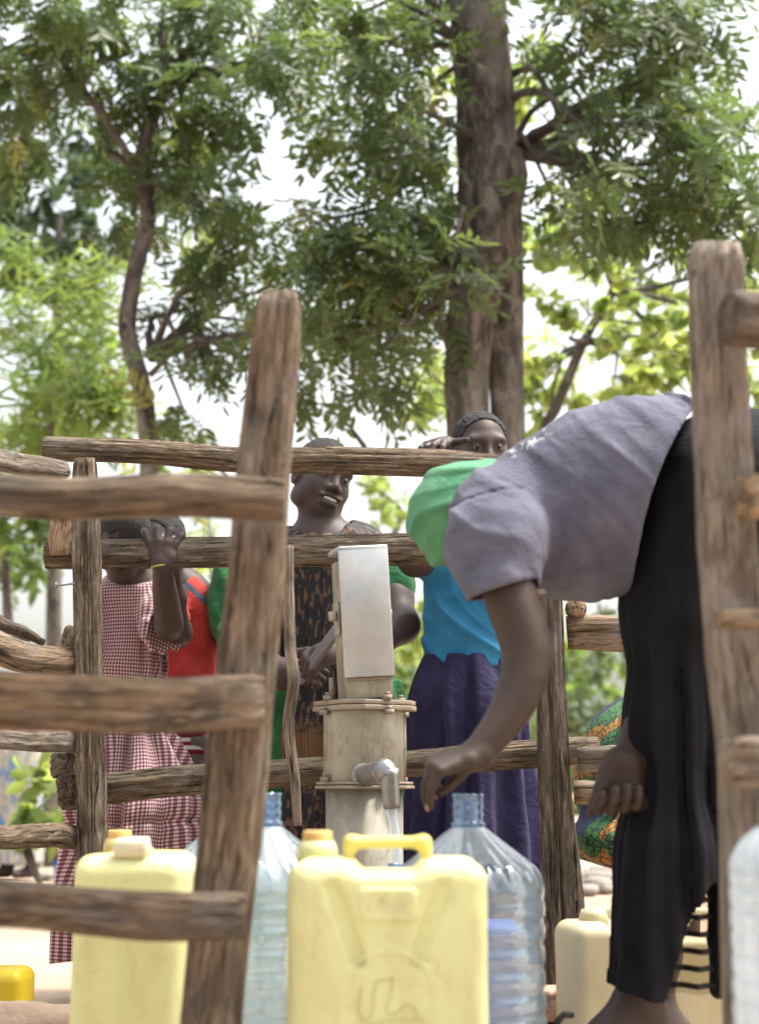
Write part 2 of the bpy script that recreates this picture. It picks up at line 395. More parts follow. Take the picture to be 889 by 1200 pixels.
M_flange = mat('rusty_flange_metal', lambda t: pbsdf(t, mix(t, noise(t, objco(t), 24, 5, .7), (.17, .125, .085), (.36, .31, .23)), .7, bump(t, noise(t, objco(t), 60, 4), .4, .004), Metallic=.1))
M_cap = plastic('amber_cap_plastic', (.66, .43, .15), amt=.3, rough=.5)
M_capw = plastic('cream_cap_plastic', (.74, .68, .50), amt=.3); M_bright = plastic('strong_yellow_plastic', (.72, .55, .02), amt=.1)
M_bluecan = plastic('blue_plastic', (.03, .12, .42), amt=.1)
def pet(name, tint, mk, dif):
    def b(t):
        n = noise(t, objco(t), 22, 3); p = pbsdf(t, (.8, .88, .95), .3)
        tr = N(t, 'ShaderNodeBsdfTransparent', {'Color': (*tint, 1)}).outputs[0]
        tl = N(t, 'ShaderNodeBsdfTranslucent', {'Color': (*dif, 1)}).outputs[0]
        di = N(t, 'ShaderNodeBsdfDiffuse', {'Color': (*dif, 1)}).outputs[0]
        g = N(t, 'ShaderNodeBsdfGlossy', {'Color': (1, 1, 1, 1), 'Roughness': .12, 'Normal': bump(t, n, .25, .01)}).outputs[0]
        m0 = N(t, 'ShaderNodeMixShader', {0: .5}); t.links.new(tl, m0.inputs[1]); t.links.new(di, m0.inputs[2])
        m1 = N(t, 'ShaderNodeMixShader', {0: mth(t, 'MULTIPLY', ramp(t, n, [(.3, (.6, .6, .6)), (.7, (1, 1, 1))]), mk)}); t.links.new(tr, m1.inputs[1]); t.links.new(m0.outputs[0], m1.inputs[2])
        fr = N(t, 'ShaderNodeFresnel', {'IOR': 1.55, 'Normal': bump(t, n, .25, .01)}).outputs[0]
        m2 = N(t, 'ShaderNodeMixShader', {0: mth(t, 'ADD', mth(t, 'MULTIPLY', fr, .75), .07)}); t.links.new(m1.outputs[0], m2.inputs[1]); t.links.new(g, m2.inputs[2]); return m2.outputs[0]
    return mat(name, b)
M_pet = pet('clear_pet', (.80, .89, .96), .20, (.62, .74, .86)); M_petm = pet('milky_pet', (.76, .86, .90), .46, (.66, .76, .80))
M_petc = pet('blue_pet_neck', (.50, .70, .88), .30, (.25, .45, .68)); M_petw = pet('white_pet', (.82, .9, .96), .6, (.72, .80, .86))
M_water = pet('falling_water', (.93, .97, 1), .5, (.85, .9, .95))
def galv(t):
    o = objco(t); n = noise(t, o, 18, 5, .65); n2 = noise(t, o, 4, 3)
    c = mix(t, ramp(t, n, [(.35, (0, 0, 0)), (.7, (1, 1, 1))]), (.42, .43, .44), (.56, .565, .57))
    c = mix(t, ramp(t, mth(t, 'ADD', n2, mth(t, 'MULTIPLY', n, .3)), [(.60, (0, 0, 0)), (.85, (.6, .6, .6))]), c, (.46, .40, .31))
    return pbsdf(t, c, mth(t, 'ADD', .34, mth(t, 'MULTIPLY', n, .25)), bump(t, n, .12, .003), Metallic=.55)
M_galv = mat('galvanised_sheet', galv)
def paint(t):
    o = objco(t); n = noise(t, o, 9, 5, .7); n2 = noise(t, mapp(t, o, (13, 13, 6)), 1, 6, .75)
    c = mix(t, ramp(t, n, [(.35, (0, 0, 0)), (.65, (1, 1, 1))]), (.225, .20, .15), (.37, .345, .27))
    c = mix(t, ramp(t, n2, [(.52, (0, 0, 0)), (.66, (.75, .75, .75))]), c, (.15, .10, .065))
    st = noise(t, mapp(t, o, (38, 38, 2.5)), 1, 4, .6); c = mix(t, ramp(t, st, [(.58, (0, 0, 0)), (.70, (.6, .6, .6))]), c, (.14, .085, .05))
    return pbsdf(t, c, .55, bump(t, n, .2, .004), Metallic=.1)
M_paint = mat('dusty_cream_metal', paint)
M_rust = mat('rusty_bolt', lambda t: pbsdf(t, mix(t, noise(t, objco(t), 90, 3), (.16, .10, .06), (.36, .31, .25)), .7, Metallic=.3))
M_steel = mat('worn_steel', lambda t: pbsdf(t, mix(t, noise(t, objco(t), 40, 4), (.15, .15, .15), (.38, .38, .38)), .33, bump(t, noise(t, objco(t), 60, 3), .2, .003), Metallic=.75))
M_bar = mat('grey_bar', lambda t: pbsdf(t, (.22, .22, .23), .5, Metallic=.4))
M_brace = mat('lime_bracelet', lambda t: pbsdf(t, (.30, .42, .05), .4)); M_sole = mat('black_sandal', lambda t: pbsdf(t, (.01, .01, .01), .5))
M_gap_shade = mat('gap_shade_black', lambda t: pbsdf(t, (.01, .01, .01), .9))  # near-black colour standing in for the shade in the gap under the pump head
def soil(t):
    o = objco(t); n = noise(t, o, .9, 6, .65); n2 = noise(t, o, 16, 5, .7)
    c = mix(t, ramp(t, n, [(.35, (0, 0, 0)), (.65, (1, 1, 1))]), (.32, .225, .155), (.44, .335, .245))
    c = mix(t, .5, c, ramp(t, n2, [(.3, (.7, .68, .65)), (.6, (1.05, 1.05, 1.05))]), 'MULTIPLY')
    return pbsdf(t, c, .95, bump(t, mth(t, 'ADD', n, mth(t, 'MULTIPLY', n2, .3)), .6, .05))
M_soil = mat('tan_soil', soil)
def brickm(t):
    o = objco(t); n = noise(t, o, 22, 5, .7); n2 = noise(t, o, 9, 3)
    c = mix(t, n, (.24, .135, .095), (.42, .29, .22)); c = mix(t, ramp(t, n2, [(.60, (0, 0, 0)), (.64, (.8, .8, .8))]), c, (.10, .055, .04))
    return pbsdf(t, c, .9, bump(t, n, .6, .01))
M_brick = mat('clay_brick', brickm)
def conc(t):
    o = objco(t); n = noise(t, o, 7, 6, .7); return pbsdf(t, mix(t, n, (.25, .175, .125), (.42, .32, .24)), .8, bump(t, n, .5, .01))
M_conc = mat('stained_concrete', conc)
M_rock = mat('pale_rock', lambda t: pbsdf(t, mix(t, noise(t, objco(t), 9, 5, .7), (.24, .21, .18), (.52, .47, .41)), .9, bump(t, noise(t, objco(t), 14, 4), .7, .03)))
M_print = mat('faded_print_ink', lambda t: pbsdf(t, (.30, .30, .30), .8))

# ================================================================== ground, kerb, apron
def ground():
    xs = np.concatenate([-np.geomspace(300, 4, 14), np.linspace(-3.5, 3.5, 50), np.geomspace(4, 300, 14)])
    ys = np.concatenate([np.linspace(-6, 3.2, 12), np.linspace(3.5, 16, 90), np.geomspace(17, 600, 16)])
    X, Y = np.meshgrid(xs, ys); P = np.stack([X.ravel(), Y.ravel(), 0*X.ravel()], 1)
    P[:, 2] = vnoise(P*1.3, 3)*.018+vnoise(P*4, 5)*.006
    P[:, 2] -= .012; inside = (np.abs(P[:, 0]) < 2.2) & (P[:, 1] < 3.9); P[inside, 2] = -.03
    n = len(xs); F = np.array([(j*n+i, j*n+i+1, (j+1)*n+i+1, (j+1)*n+i) for j in range(len(ys)-1) for i in range(n-1)])
    o = part('ground', P, F, M_soil); o['kind'] = 'structure'; o['label'] = 'dry tan earth around the water pump'
    V, F = box((0, 1.4, .02), (3.9, 4.26, .08), .01); o = part('pump_apron', V, F, M_conc, smooth=False); o['kind'] = 'structure'; o['label'] = 'stained concrete apron under the pump'
ground()
kerb = thing('brick_kerb', 'low brick kerb edging the concrete apron behind the cans', 'kerb', (0, 3.6, 0))
x = -.27; i = 0; brick0 = None
while x < 1.9:
    for row in (0, 1):
        L = .235; xx = x+(row*.12)
        bm_ = None
        if brick0 is None:
            V, F = box((0, 0, 0), (.225, .115, .062), .008)
            V = V+.003*np.stack([vnoise(V*30, k) for k in (1, 2, 3)], 1)
            me = mesh_np('brick', V, F, False); me.materials.append(M_brick); brick0 = me
        o = bpy.data.objects.new('brick', brick0); C.objects.link(o); o.parent = kerb
        o.location = (xx, random.uniform(-.012, .012), .028+row*.070+.004*random.random()); o.rotation_euler = (random.uniform(-.03, .03), random.uniform(-.02, .02), random.uniform(-.05, .05))
    x += .238
V, F, rest = tube([(-2.0, 3.62, .0), (-1.4, 3.60, -.005), (-.95, 3.62, .0), (-.6, 3.6, .01), (-.42, 3.6, .0)], [.085, .09, .092, .088, .07], 28, .02, rf=lambda th, s, r: 1+.14*vnoise(np.stack([np.cos(th)*2, np.sin(th)*2, s*6], 1), 5)+.05*vnoise(np.stack([np.cos(th)*6, np.sin(th)*6, s*25], 1), 6), sq=(1, .8))
o = part('concrete_lip', V, F, mat('damp_brown_concrete', lambda t: pbsdf(t, mix(t, noise(t, objco(t), 14, 5, .7), (.11, .075, .05), (.24, .17, .12)), .9, bump(t, noise(t, objco(t), 30, 4), .5, .01))), None); tag(o, 'low lumpy concrete lip along the left of the pump apron', 'kerb')
# stones on the far ground
ms = []
for k in range(4):
    bm = bmesh.new(); bmesh.ops.create_icosphere(bm, subdivisions=2, radius=1)
    V = np.array([v.co[:] for v in bm.verts]); F = [tuple(v.index for v in f.verts) for f in bm.faces]; bm.free()
    V = V*(1+.3*vnoise(V*1.3+k*7, k))[:, None]*np.array([1, .8, .6]); me = mesh_np('stone', V, F, False); me.materials.append(M_rock); ms.append(me)
for k in range(46):
    if k < 30: p = W(random.uniform(660, 760), 1013, 9.6+random.uniform(-.7, .9)); r = random.uniform(.04, .11)
    else: p = W(random.uniform(0, 120), 1013, random.uniform(8.5, 12)); r = random.uniform(.02, .07)
    o = bpy.data.objects.new('stone', ms[k % 4]); C.objects.link(o); o.location = (p[0], p[1], r*.3); o.scale = (r, r, r*random.uniform(.7, 1)); o.rotation_euler = (0, 0, random.random()*6)
    tag(o, 'pale rough stone in the loose heap beyond the thick right post' if k < 30 else 'small pale stone on the earth beyond the left fence', 'stone', 'stones in the heap' if k < 30 else 'stones scattered on the left')

# ================================================================== wooden fences
def log(name, pts, rads, mt, parent, seed=0, n=44, step=.018, sq=(1, 1), rough=1., square=0., endcut=0.):
    def rf(th, s, r):
        c, q = np.cos(th), np.sin(th)
        m = 1+rough*(.10*vnoise(np.stack([c*1.1, q*1.1, s*3.5], 1), seed)+.06*vnoise(np.stack([c*3, q*3, s*7], 1), seed+9)
            + .045*vnoise(np.stack([c*8, q*8, s*5], 1), seed+5))
        cr = vnoise(np.stack([c*9, q*9, s*2.6], 1), seed+2); m -= rough*.13*np.clip(cr-.34, 0, .2)/.2; c2 = vnoise(np.stack([c*17, q*17, s*5], 1), seed+4); m -= rough*.06*np.clip(c2-.35, 0, .2)/.2; m += rough*.018*vnoise(np.stack([c*22, q*22, s*16], 1), seed+6)
        if square: m *= 1/np.maximum(1e-3, (np.abs(c)**(2+square*6)+np.abs(q)**(2+square*6)))**(1/(2+square*6))
        return m
    V, F, rest = tube(pts, rads, n, step, rf=rf, sq=sq)
    # ragged, slightly hollow ends
    V[-1] += (V[-2]-V[-1])*.004; rest = rest+seed*3.1
    o = part(name, V, F, mt, parent, attrs={'rest': rest})
    return o
def rail(name, a, b, ta, tb, mt, parent, seed, mid=None, jit=1., **kw):   # a, b = (px, py, D); thickness in photo pixels
    pa, pb = W(*a), W(*b); ra, rb = ta/2*MP(*a), tb/2*MP(*b)
    pts = [pa]; rr = [ra*.93, ]
    pts.append(pa+(pb-pa)*.03); rr.append(ra)
    n = 5
    for i in range(1, n):
        t = i/n; p = pa+(pb-pa)*t; r = ra+(rb-ra)*t
        j = np.random.default_rng(seed*17+i).normal(size=3)*.004*jit; pts.append(p+j+(0 if mid is None else np.array(mid)*math.sin(math.pi*t))); rr.append(r*(1+j[0]*8))
    pts.append(pa+(pb-pa)*.975); rr.append(rb); pts.append(pb); rr.append(rb*.92)
    return log(name, pts, rr, mt, parent, seed, **kw)
def knot(px, py, D, r, parent, mt, seed):
    p = W(px, py, D); V, F, rest = tube([p+np.array([0, .03, 0]), p-np.array([0, .008, 0])], [r, r*.8], 14, .01, up=(0, .1, 1)); part('knot', V, F, mt, parent, attrs={'rest': rest+seed})
# near fence, left
fl = thing('near_left_fence', 'blurred brown pole fence close by on the left, one leaning post carrying three rails', 'fence', (W(250, 1190, 2.3)[0], 2.3, 0))
log('post', [W(228, 1420, 2.3), W(249, 1185, 2.3), W(268, 1000, 2.3), W(283, 850, 2.3), W(297, 700, 2.3), W(308, 560, 2.3), W(319, 430, 2.3), W(326, 362, 2.3), W(327, 344, 2.3)],
    [37*MP(250, 1180, 2.3), 37*MP(250, 1180, 2.3), 36*MP(250, 1180, 2.3), 35*MP(250, 800, 2.3), 33*MP(250, 800, 2.3), 31*MP(250, 800, 2.3), 29*MP(250, 800, 2.3), 27*MP(250, 800, 2.3), 20*MP(250, 800, 2.3)], M_wood, fl, 3, n=64, step=.014, square=.25, sq=(1, .8), rough=.8)
rail('rail', (-330, 572, 2.10), (333, 588, 2.165), 50, 50, M_wood, fl, 11, n=56, step=.014)
rail('rail', (-330, 826, 2.10), (309, 822, 2.175), 72, 62, M_wood, fl, 12, n=56, step=.014, sq=(1, .55), square=.3)
rail('rail', (-330, 1034, 2.10), (288, 1073, 2.165), 52, 52, M_wood, fl, 13, n=56, step=.014, square=.2, sq=(1, .8))
# near fence, right
fr = thing('near_right_fence', 'blurred grey-brown fence close by on the right, upright plank post with cut rail ends', 'fence', (W(880, 1190, 2.2)[0], 2.2, 0))
log('post', [W(898, 1420, 2.2), W(888, 1180, 2.2), W(878, 900, 2.2), W(862, 760, 2.2), W(850, 600, 2.2), W(842, 450, 2.2), W(838, 310, 2.2), W(838, 288, 2.2)],
    [37*MP(860, 700, 2.2)]*2+[34*MP(860, 700, 2.2)]*2+[32*MP(860, 600, 2.2)]*2+[31*MP(860, 400, 2.2), 26*MP(860, 400, 2.2)], M_wood_gr, fr, 21, n=64, step=.014, square=.9, sq=(1, .7), rough=.45)
rail('rail', (852, 372, 2.08), (1250, 400, 2.2), 62, 66, M_wood, fr, 22, n=48, step=.014, square=.35)
rail('rail', (868, 585, 2.08), (1250, 560, 2.2), 50, 56, M_wood_tan, fr, 23, n=48, step=.014, rough=2)
rail('rail', (840, 726, 2.06), (1250, 720, 2.2), 26, 32, M_wood_tan, fr, 24, n=36, step=.014)
rail('rail', (850, 893, 2.08), (1250, 900, 2.2), 58, 60, M_wood_gr, fr, 25, n=48, step=.014, square=.3)
# pump fence behind
fb = thing('pump_fence', 'sharp dark brown pole fence around the pump, cracked rails on rough split posts', 'fence', (W(427, 900, 4.05)[0], 4.05, 0))
log('post', [W(110, 1230, 3.92), W(108, 1080, 3.92), W(107, 900, 3.92), W(104, 740, 3.92), W(101, 600, 3.92), W(100, 545, 3.92), W(100, 538, 3.92)], [15.5*MP(100, 800, 3.92)]*5+[13*MP(100, 800, 3.92), 11*MP(100, 800, 3.92)], M_wood_dk, fb, 31, n=84, step=.010, rough=1.3, square=.2)
log('post', [W(668, 1215, 3.93), W(660, 1130, 3.93), W(656, 1000, 3.93), W(650, 900, 3.93), W(645, 800, 3.93), W(643, 715, 3.93), W(640, 600, 3.93), W(639, 540, 3.93)], [25*MP(660, 900, 3.93), 24*MP(660, 900, 3.93), 22*MP(660, 900, 3.93), 20*MP(660, 900, 3.93), 18*MP(660, 900, 3.93), 16*MP(660, 800, 3.93), 16*MP(660, 800, 3.93), 15*MP(660, 800, 3.93)], M_wood_dk, fb, 32, n=84, step=.010, rough=1.4)
rail('rail', (51, 525, 4.05), (640, 552, 4.07), 29, 32, M_wood_dk, fb, 33, n=84, step=.010)
rail('rail', (54, 651, 4.05), (640, 640, 4.05), 33, 42, M_wood_dk, fb, 34, n=84, step=.010)
rail('rail', (72, 930, 4.03), (702, 878, 4.05), 35, 30, M_wood_dk, fb, 35, n=84, step=.010)
log('stick', [W(337, 640, 3.96), W(338, 700, 3.955), W(340, 760, 3.95), W(344, 800, 3.95), W(338, 850, 3.96), W(345, 910, 3.95), W(349, 968, 3.95)], [6.5*MP(340, 800, 3.95)]*6+[5*MP(340, 800, 3.95)], M_wood_gr, fb, 36, n=20, step=.01)
rail('rail', (664, 742, 3.98), (1060, 716, 3.9), 40, 42, M_wood_tan, fb, 37, n=48, step=.016, square=.2)
rail('rail', (676, 890, 3.90), (1060, 878, 3.8), 30, 34, M_wood_gr, fb, 38, n=40, step=.016, square=.5)
rail('rail', (672, 929, 4.0), (1060, 925, 3.9), 26, 30, M_wood_tan, fb, 39, n=40, step=.016)
rail('rail', (-60, 726, 3.55), (93, 776, 3.975), 40, 34, M_wood, fb, 40, mid=(0, 0, -.03), jit=.25, n=44, rough=.3)
rail('rail', (-60, 708, 3.3), (50, 752, 3.7), 24, 10, M_wood_dk, fb, 41, n=30)
rail('rail', (-60, 862, 3.4), (96, 868, 4.0), 30, 27, M_wood_gr, fb, 42, jit=.25, n=44, square=.3, rough=.5)
rail('rail', (-60, 978, 3.4), (96, 983, 4.0), 30, 28, M_wood_dk, fb, 43, n=44, rough=.8)
rail('rail', (-60, 530, 3.6), (74, 552, 4.0), 26, 22, M_wood_gr, fb, 44, jit=.2, n=40, rough=.3, square=.3)
rail('block', (73, 596, 4.03), (73, 652, 4.03), 26, 26, M_wood_tan, fb, 45, n=30, square=.4)
for (px, py, D, r, m_, sd_) in ((86, 750, 4.0, 15, M_wood_tan, 1), (74, 896, 4.02, 15, M_wood_gr, 2), (84, 925, 3.99, 19, M_wood_dk, 3)):
    a = W(px, py, D-.05); b = W(px+6, py+2, D+.5)
    log('rail_end', [a, a+(b-a)*.06, a+(b-a)*.5, b], [r*.85*MP(px, py, D), r*MP(px, py, D), r*MP(px, py, D), r*MP(px, py, D)], m_, fb, 50+sd_, n=28, step=.02, square=.4, rough=.6)
knot(676, 712, 3.93, 13*MP(676, 712, 3.93), fb, M_wood_tan, 60)
V, F, _ = tube([W(66, 686, 3.86), W(92, 683, 3.9)], [.0035, .003], 8, .02); V2, F2, _ = tube([W(65, 686, 3.86), W(67, 686, 3.86)], [.008, .008], 10, .01); V, F = join([(V, F), (V2, F2)]); part('nail', V, F, M_bar, fb)

# ================================================================== hand pump
px0, D0 = 427, 3.78
bx = W(px0, 900, D0)[0]
pump = thing('hand_pump', 'grey metal village hand pump with a square head, its spout pouring water', 'hand pump', (bx, D0, .06))
m8 = MP(427, 850, D0)
def zof(py, D=D0, px=427): return W(px, py, D)[2]
rU = 48*m8; z_f = zof(829); z_l = zof(921)
V, F = lathe([(0, z_l), (rU-.004, z_l), (rU, z_l+.004), (rU, z_f-.012), (rU, z_f-.01), (0, z_f-.01)], 64, (bx, D0, 0)); o = part('tank', V, F, M_paint, pump)
rL = 45*m8; V, F = lathe([(0, .06), (rL, .06), (rL, z_l-.006), (0, z_l-.006)], 64, (bx, D0, 0)); part('stand_pipe', V, F, M_paint, pump)
seam = [tube([(bx+(rU+.001)*math.sin(a), D0-(rU+.001)*math.cos(a), z_l+.005), (bx+(rU+.001)*math.sin(a), D0-(rU+.001)*math.cos(a), z_f-.02)], [.003, .003], 6, .1)[:2] for a in (1.3,)]
part('weld_seam', *seam[0], M_paint, pump)
def plate(z, r, th, name, rot):
    V = []; n = 8
    for zz in (z-th/2, z+th/2):
        for k in range(n):
            a = R(rot)+k*2*np.pi/n+(.16 if k % 2 else -.16); V.append((bx+r*math.cos(a), D0+r*math.sin(a), zz))
    F = [tuple(range(n-1, -1, -1)), tuple(range(n, 2*n))]+[(k, (k+1) % n, n+(k+1) % n, n+k) for k in range(n)]
    me = mesh_np(name, np.array(V)-org(pump), F, False); me.materials.append(M_flange); o = bpy.data.objects.new(name, me); C.objects.link(o); o.parent = pump
    b = o.modifiers.new('b', 'BEVEL'); b.width = .0015; b.segments = 2; return o
plate(z_f-.004, 61*m8, .011, 'flange', 10); plate(z_f+.0085, 60*m8, .010, 'flange', 10); plate(z_l-.003, 59*m8, .007, 'flange', 0); plate(z_l+.006, 57*m8, .006, 'flange', 4)
bolt = None
for z, rr in ((z_f+.0135, 50*m8), (z_f-.020, 55*m8), (z_l+.009, 53*m8)):
    for k in range(4):
        a = k*2*np.pi/4+.55
        if bolt is None:
            V, F, _ = tube([(0, 0, 0), (0, 0, .011)], [.011, .011], 6, .1, up=(0, 1, 0)); V2, F2, _ = tube([(0, 0, .011), (0, 0, .018)], [.006, .006], 8, .1, up=(0, 1, 0)); V, F = join([(V, F), (V2, F2)])
            bolt = mesh_np('bolt', V, F, False); bolt.materials.append(M_rust)
        o = bpy.data.objects.new('bolt', bolt); C.objects.link(o); o.parent = pump; o.location = np.array((bx+rr*math.cos(a), D0+rr*math.sin(a), z))-org(pump)
# head: built upright, leaning a little to the left and turned so that its left side shows
Hb = np.array([bx+1*m8, D0, z_f+.014]); hh = .352
Mh = rotm('Y', -3.8)@rotm('Z', 11)@rotm('X', 3)
def hbox(c, s, bev=.003): V, F = box(c, s, bev); return (np.asarray(V)@Mh.T)+Hb, F
wd, dp = .112, .125
V, F = hbox((0, .0, hh/2-.01), (wd-.006, dp, hh-.03)); part('pump_head', V, F, M_paint, pump, smooth=False)
V, F = hbox((0, -dp/2-.006, hh/2+.028), (wd+.004, .012, hh-.054), .003); part('front_cover', V, F, M_galv, pump, smooth=False)
V, F = hbox((0, -.002, hh-.002), (wd+.004, dp+.02, .012), .003); part('top_cover', V, F, M_galv, pump, smooth=False)
V, F = hbox((0, -dp/2-.0035, .051), (wd-.002, .005, .006), .001); part('cover_lip', V, F, M_rust, pump, smooth=False)
V, F = hbox((0, -dp/2-.0015, .0035), (wd-.02, .006, .008), .001); part('gap_shade_strip', V, F, M_gap_shade, pump, smooth=False)  # solid black strip, the shade of the gap put into its colour
for sx in (-1, 1):
    V, F = hbox((sx*(wd/2+.001), 0, hh*.55), (.006, dp*.5, hh*.22), .002); part('bearing_plate', V, F, M_paint, pump, smooth=False)
ax0, ax1 = Mh@np.array([-wd/2-.022, -.02, hh*.565])+Hb, Mh@np.array([wd/2+.014, -.02, hh*.565])+Hb
V, F, _ = tube([ax0, ax1], [.006, .006], 12, .1, up=(0, 0, 1)); part('axle', V, F, M_rust, pump)
V, F, _ = tube([ax0, ax0+np.array([.018, -.003, .001])], [.0125, .0125], 6, .1, up=(0, 0, 1)); part('axle_nut', V, F, M_paint, pump, smooth=False)
V, F, _ = tube([ax1-np.array([.01, 0, 0]), ax1], [.011, .011], 6, .1, up=(0, 0, 1)); part('axle_nut', V, F, M_paint, pump, smooth=False)
p = W(389, 822, D0-.03); V, F, _ = tube([p, p+np.array([-.002, 0, .055])], [.006, .006], 10, .1, up=(0, 1, 0)); part('stud', V, F, M_rust, pump)
hA = Mh@np.array([-.02, 0, hh*.6])+Hb; hB = W(352, 795, 4.22); d = norm(hB-hA)
V, F = box((0, 0, 0), (.014, .036, np.linalg.norm(hB-hA)), .003, frame(d, (1, 0, 0))); part('handle_bar', V+(hA+hB)/2, F, M_bar, pump, smooth=False)
# spout
s0, s1, s2 = W(425, 909, D0-rU+.01), W(449, 903, D0-rU-.12), W(459, 947, D0-rU-.125)
V, F, _ = tube([s0, s0+(s1-s0)*.5, s1], [.0235, .0235, .0235], 28, .01); part('spout_pipe', V, F, M_steel, pump)
V, F, _ = tube([s0-(s1-s0)*.0, s0+(s1-s0)*.12], [.031, .026], 28, .01); part('spout_collar', V, F, M_paint, pump)
sm = s1+np.array([.012, -.012, -.002])
V, F, _ = tube([s1+np.array([-.006, .012, 0]), s1+np.array([.004, -.004, .002]), sm+np.array([0, 0, -.014])], [.0225, .0245, .0215], 28, .006, up=(.2, 0, 1)); part('spout_elbow', V, F, M_steel, pump)
V, F, _ = tube([sm+np.array([0, 0, .006]), sm+(s2-sm)*.5, s2], [.0215, .0195, .0178], 28, .012); part('spout_nozzle', V, F, M_steel, pump)
tag(fb, fb['label'])
# falling water
wp = [s2+np.array([0, 0, .004]), W(461, 965, D0-rU-.13), W(464, 990, D0-rU-.135), W(465.5, 1012, D0-rU-.14), W(467, 1045, D0-rU-.145)]
def wrf(th, s, r): return 1+.22*vnoise(np.stack([np.cos(th)*1.6, np.sin(th)*1.6, s*14], 1), 3)+.1*vnoise(np.stack([np.cos(th)*3, np.sin(th)*3, s*40], 1), 4)
V, F, _ = tube(wp, [.0135, .011, .0105, .0105, .011], 24, .004, rf=wrf); o = part('water_stream', V, F, M_water); tag(o, 'clear stream of water falling from the pump spout', 'water')

# ================================================================== jerrycans
def sm_box(P, c, s, r):
    q = np.abs(P-np.array(c))-(np.array(s)-r); return np.sqrt((np.maximum(q, 0)**2).sum(1))+np.minimum(q.max(1), 0)-r
def smin(a, b, k): h = np.maximum(k-np.abs(a-b), 0)/k; return np.minimum(a, b)-h*h*k*.25
def smax(a, b, k): return -smin(-a, -b, k)
def seg(P, a, b, r):
    a = np.array(a, float); b = np.array(b, float); ba = b-a; h = np.clip((P-a)@ba/(ba@ba), 0, 1); return np.linalg.norm(P-a-h[:, None]*ba, axis=1)-r
def can_mesh(wx, dy, hz, h=.0033, grooves=True, seed=0):       # width, depth, body height; origin at the base centre
    def f(P):
        b = sm_box(P, (0, 0, hz/2), (wx/2, dy/2, hz/2), .030)
        b = b+.0015*vnoise(P*9, seed)
        b = smax(b, -sm_box(P, (.0*wx, 0, hz), (wx*.155, dy, .017), .012), .018)      # saddle under the handle
        if grooves:
            yf = -dy/2
            for sx in (-1, 1):
                b = smax(b, -seg(P, (sx*wx*.275, yf-.004, hz-.036), (sx*wx*.148, yf-.004, hz-.130), .0125), .004)
            rim = np.abs(sm_box(P, (0, yf, hz-.058), (wx*.135, .006, .019), .006))-.0030
            b = smin(b, np.maximum(rim, np.abs(P[:, 1]-yf)-.0048), .003)
            rr = np.sqrt(P[:, 0]**2+(P[:, 2]-(hz-.185))**2); b = smin(b, np.sqrt((rr-.066)**2+(P[:, 1]-yf)**2)-.0030, .004)
        for sx in (-1, 1):      # soft side ribs
            b = smax(b, -seg(P, (sx*(wx/2+.004), 0, hz*.2), (sx*(wx/2+.004), 0, hz*.8), .009), .012)
        return b
    s = S(); s.add(f, np.array([-wx/2, -dy/2, 0]), np.array([wx/2, dy/2, hz]), .001)
    return s.mesh(h, .02)
def handle_mesh(wx, hz, hh=.026, r=.0085):
    a = wx*.215; b = wx*.19
    def f(P):
        q = P*np.array([1, .62, 1])
        t = smin(seg(q, (-a, 0, hz-.016), (-b, 0, hz+hh-.004), r), seg(q, (a, 0, hz-.016), (b, 0, hz+hh-.004), r), .002)
        return smin(t, seg(q, (-b, 0, hz+hh-.004), (b, 0, hz+hh-.004), r), .012)
    s = S(); s.add(f, np.array([-a-r, -.02, hz-.03]), np.array([a+r, .02, hz+hh+r]), .001); return s.mesh(.0026, .02)
def neck_mesh(x, y, hz, r=.024, h=.018): return lathe([(0, hz-.01), (r*1.25, hz-.01), (r*1.2, hz+h*.5), (r*1.0, hz+h), (0, hz+h)], 32, (x, y, 0))
def cap_mesh(x, y, z, r=.021, h=.017): return lathe([(r, z), (r, z+h-.003), (r-.003, z+h), (0, z+h)], 48, (x, y, 0), rf=lambda a, zz: 1+.03*(1 if int(a/(2*np.pi)*24*2) % 2 else 0))
def jerrycan(label, px, py_top, D, wx, dy, hz, rot, mbody, mcap, neck, group='plastic jerrycans at the pump', meshes=None, zbase=.06, mh=None, grooves=True, handle=True, seed=0):
    p = W(px, py_top, D); root = thing('jerrycan', label, 'jerrycan', (p[0], D, zbase), group); root.rotation_euler = (0, 0, R(rot))
    def add(n, me, m_):
        me = mesh_np(n, *me) if isinstance(me, tuple) else me
        if not me.materials: me.materials.append(m_)
        o = bpy.data.objects.new(n, me); C.objects.link(o); o.parent = root; return o
    if meshes is None: meshes = can_mesh(wx, dy, hz, grooves=grooves, seed=seed)
    b = add('body', meshes, mbody)
    if handle: add('handle', handle_mesh(wx, hz), mh or M_handle)
    nx, ny, nh = neck
    nk = add('neck', neck_mesh(nx, ny, hz, h=nh), mbody)
    if mcap is not None: add('cap', cap_mesh(nx, ny, hz+nh-.002), mcap)
    return root, b
Df = 2.35; wxf = 236*MP(453, 1080, Df-.1); ztop = W(453, 1009, Df-.1)[2]; hf = ztop-.06
jc, jb = jerrycan('large pale yellow jerrycan in front of the pump, moulded V grooves and an amber cap', 454, 1009, Df, wxf, .2, hf, 0, M_can, M_cap, (-wxf/2+.034, .06, .022))
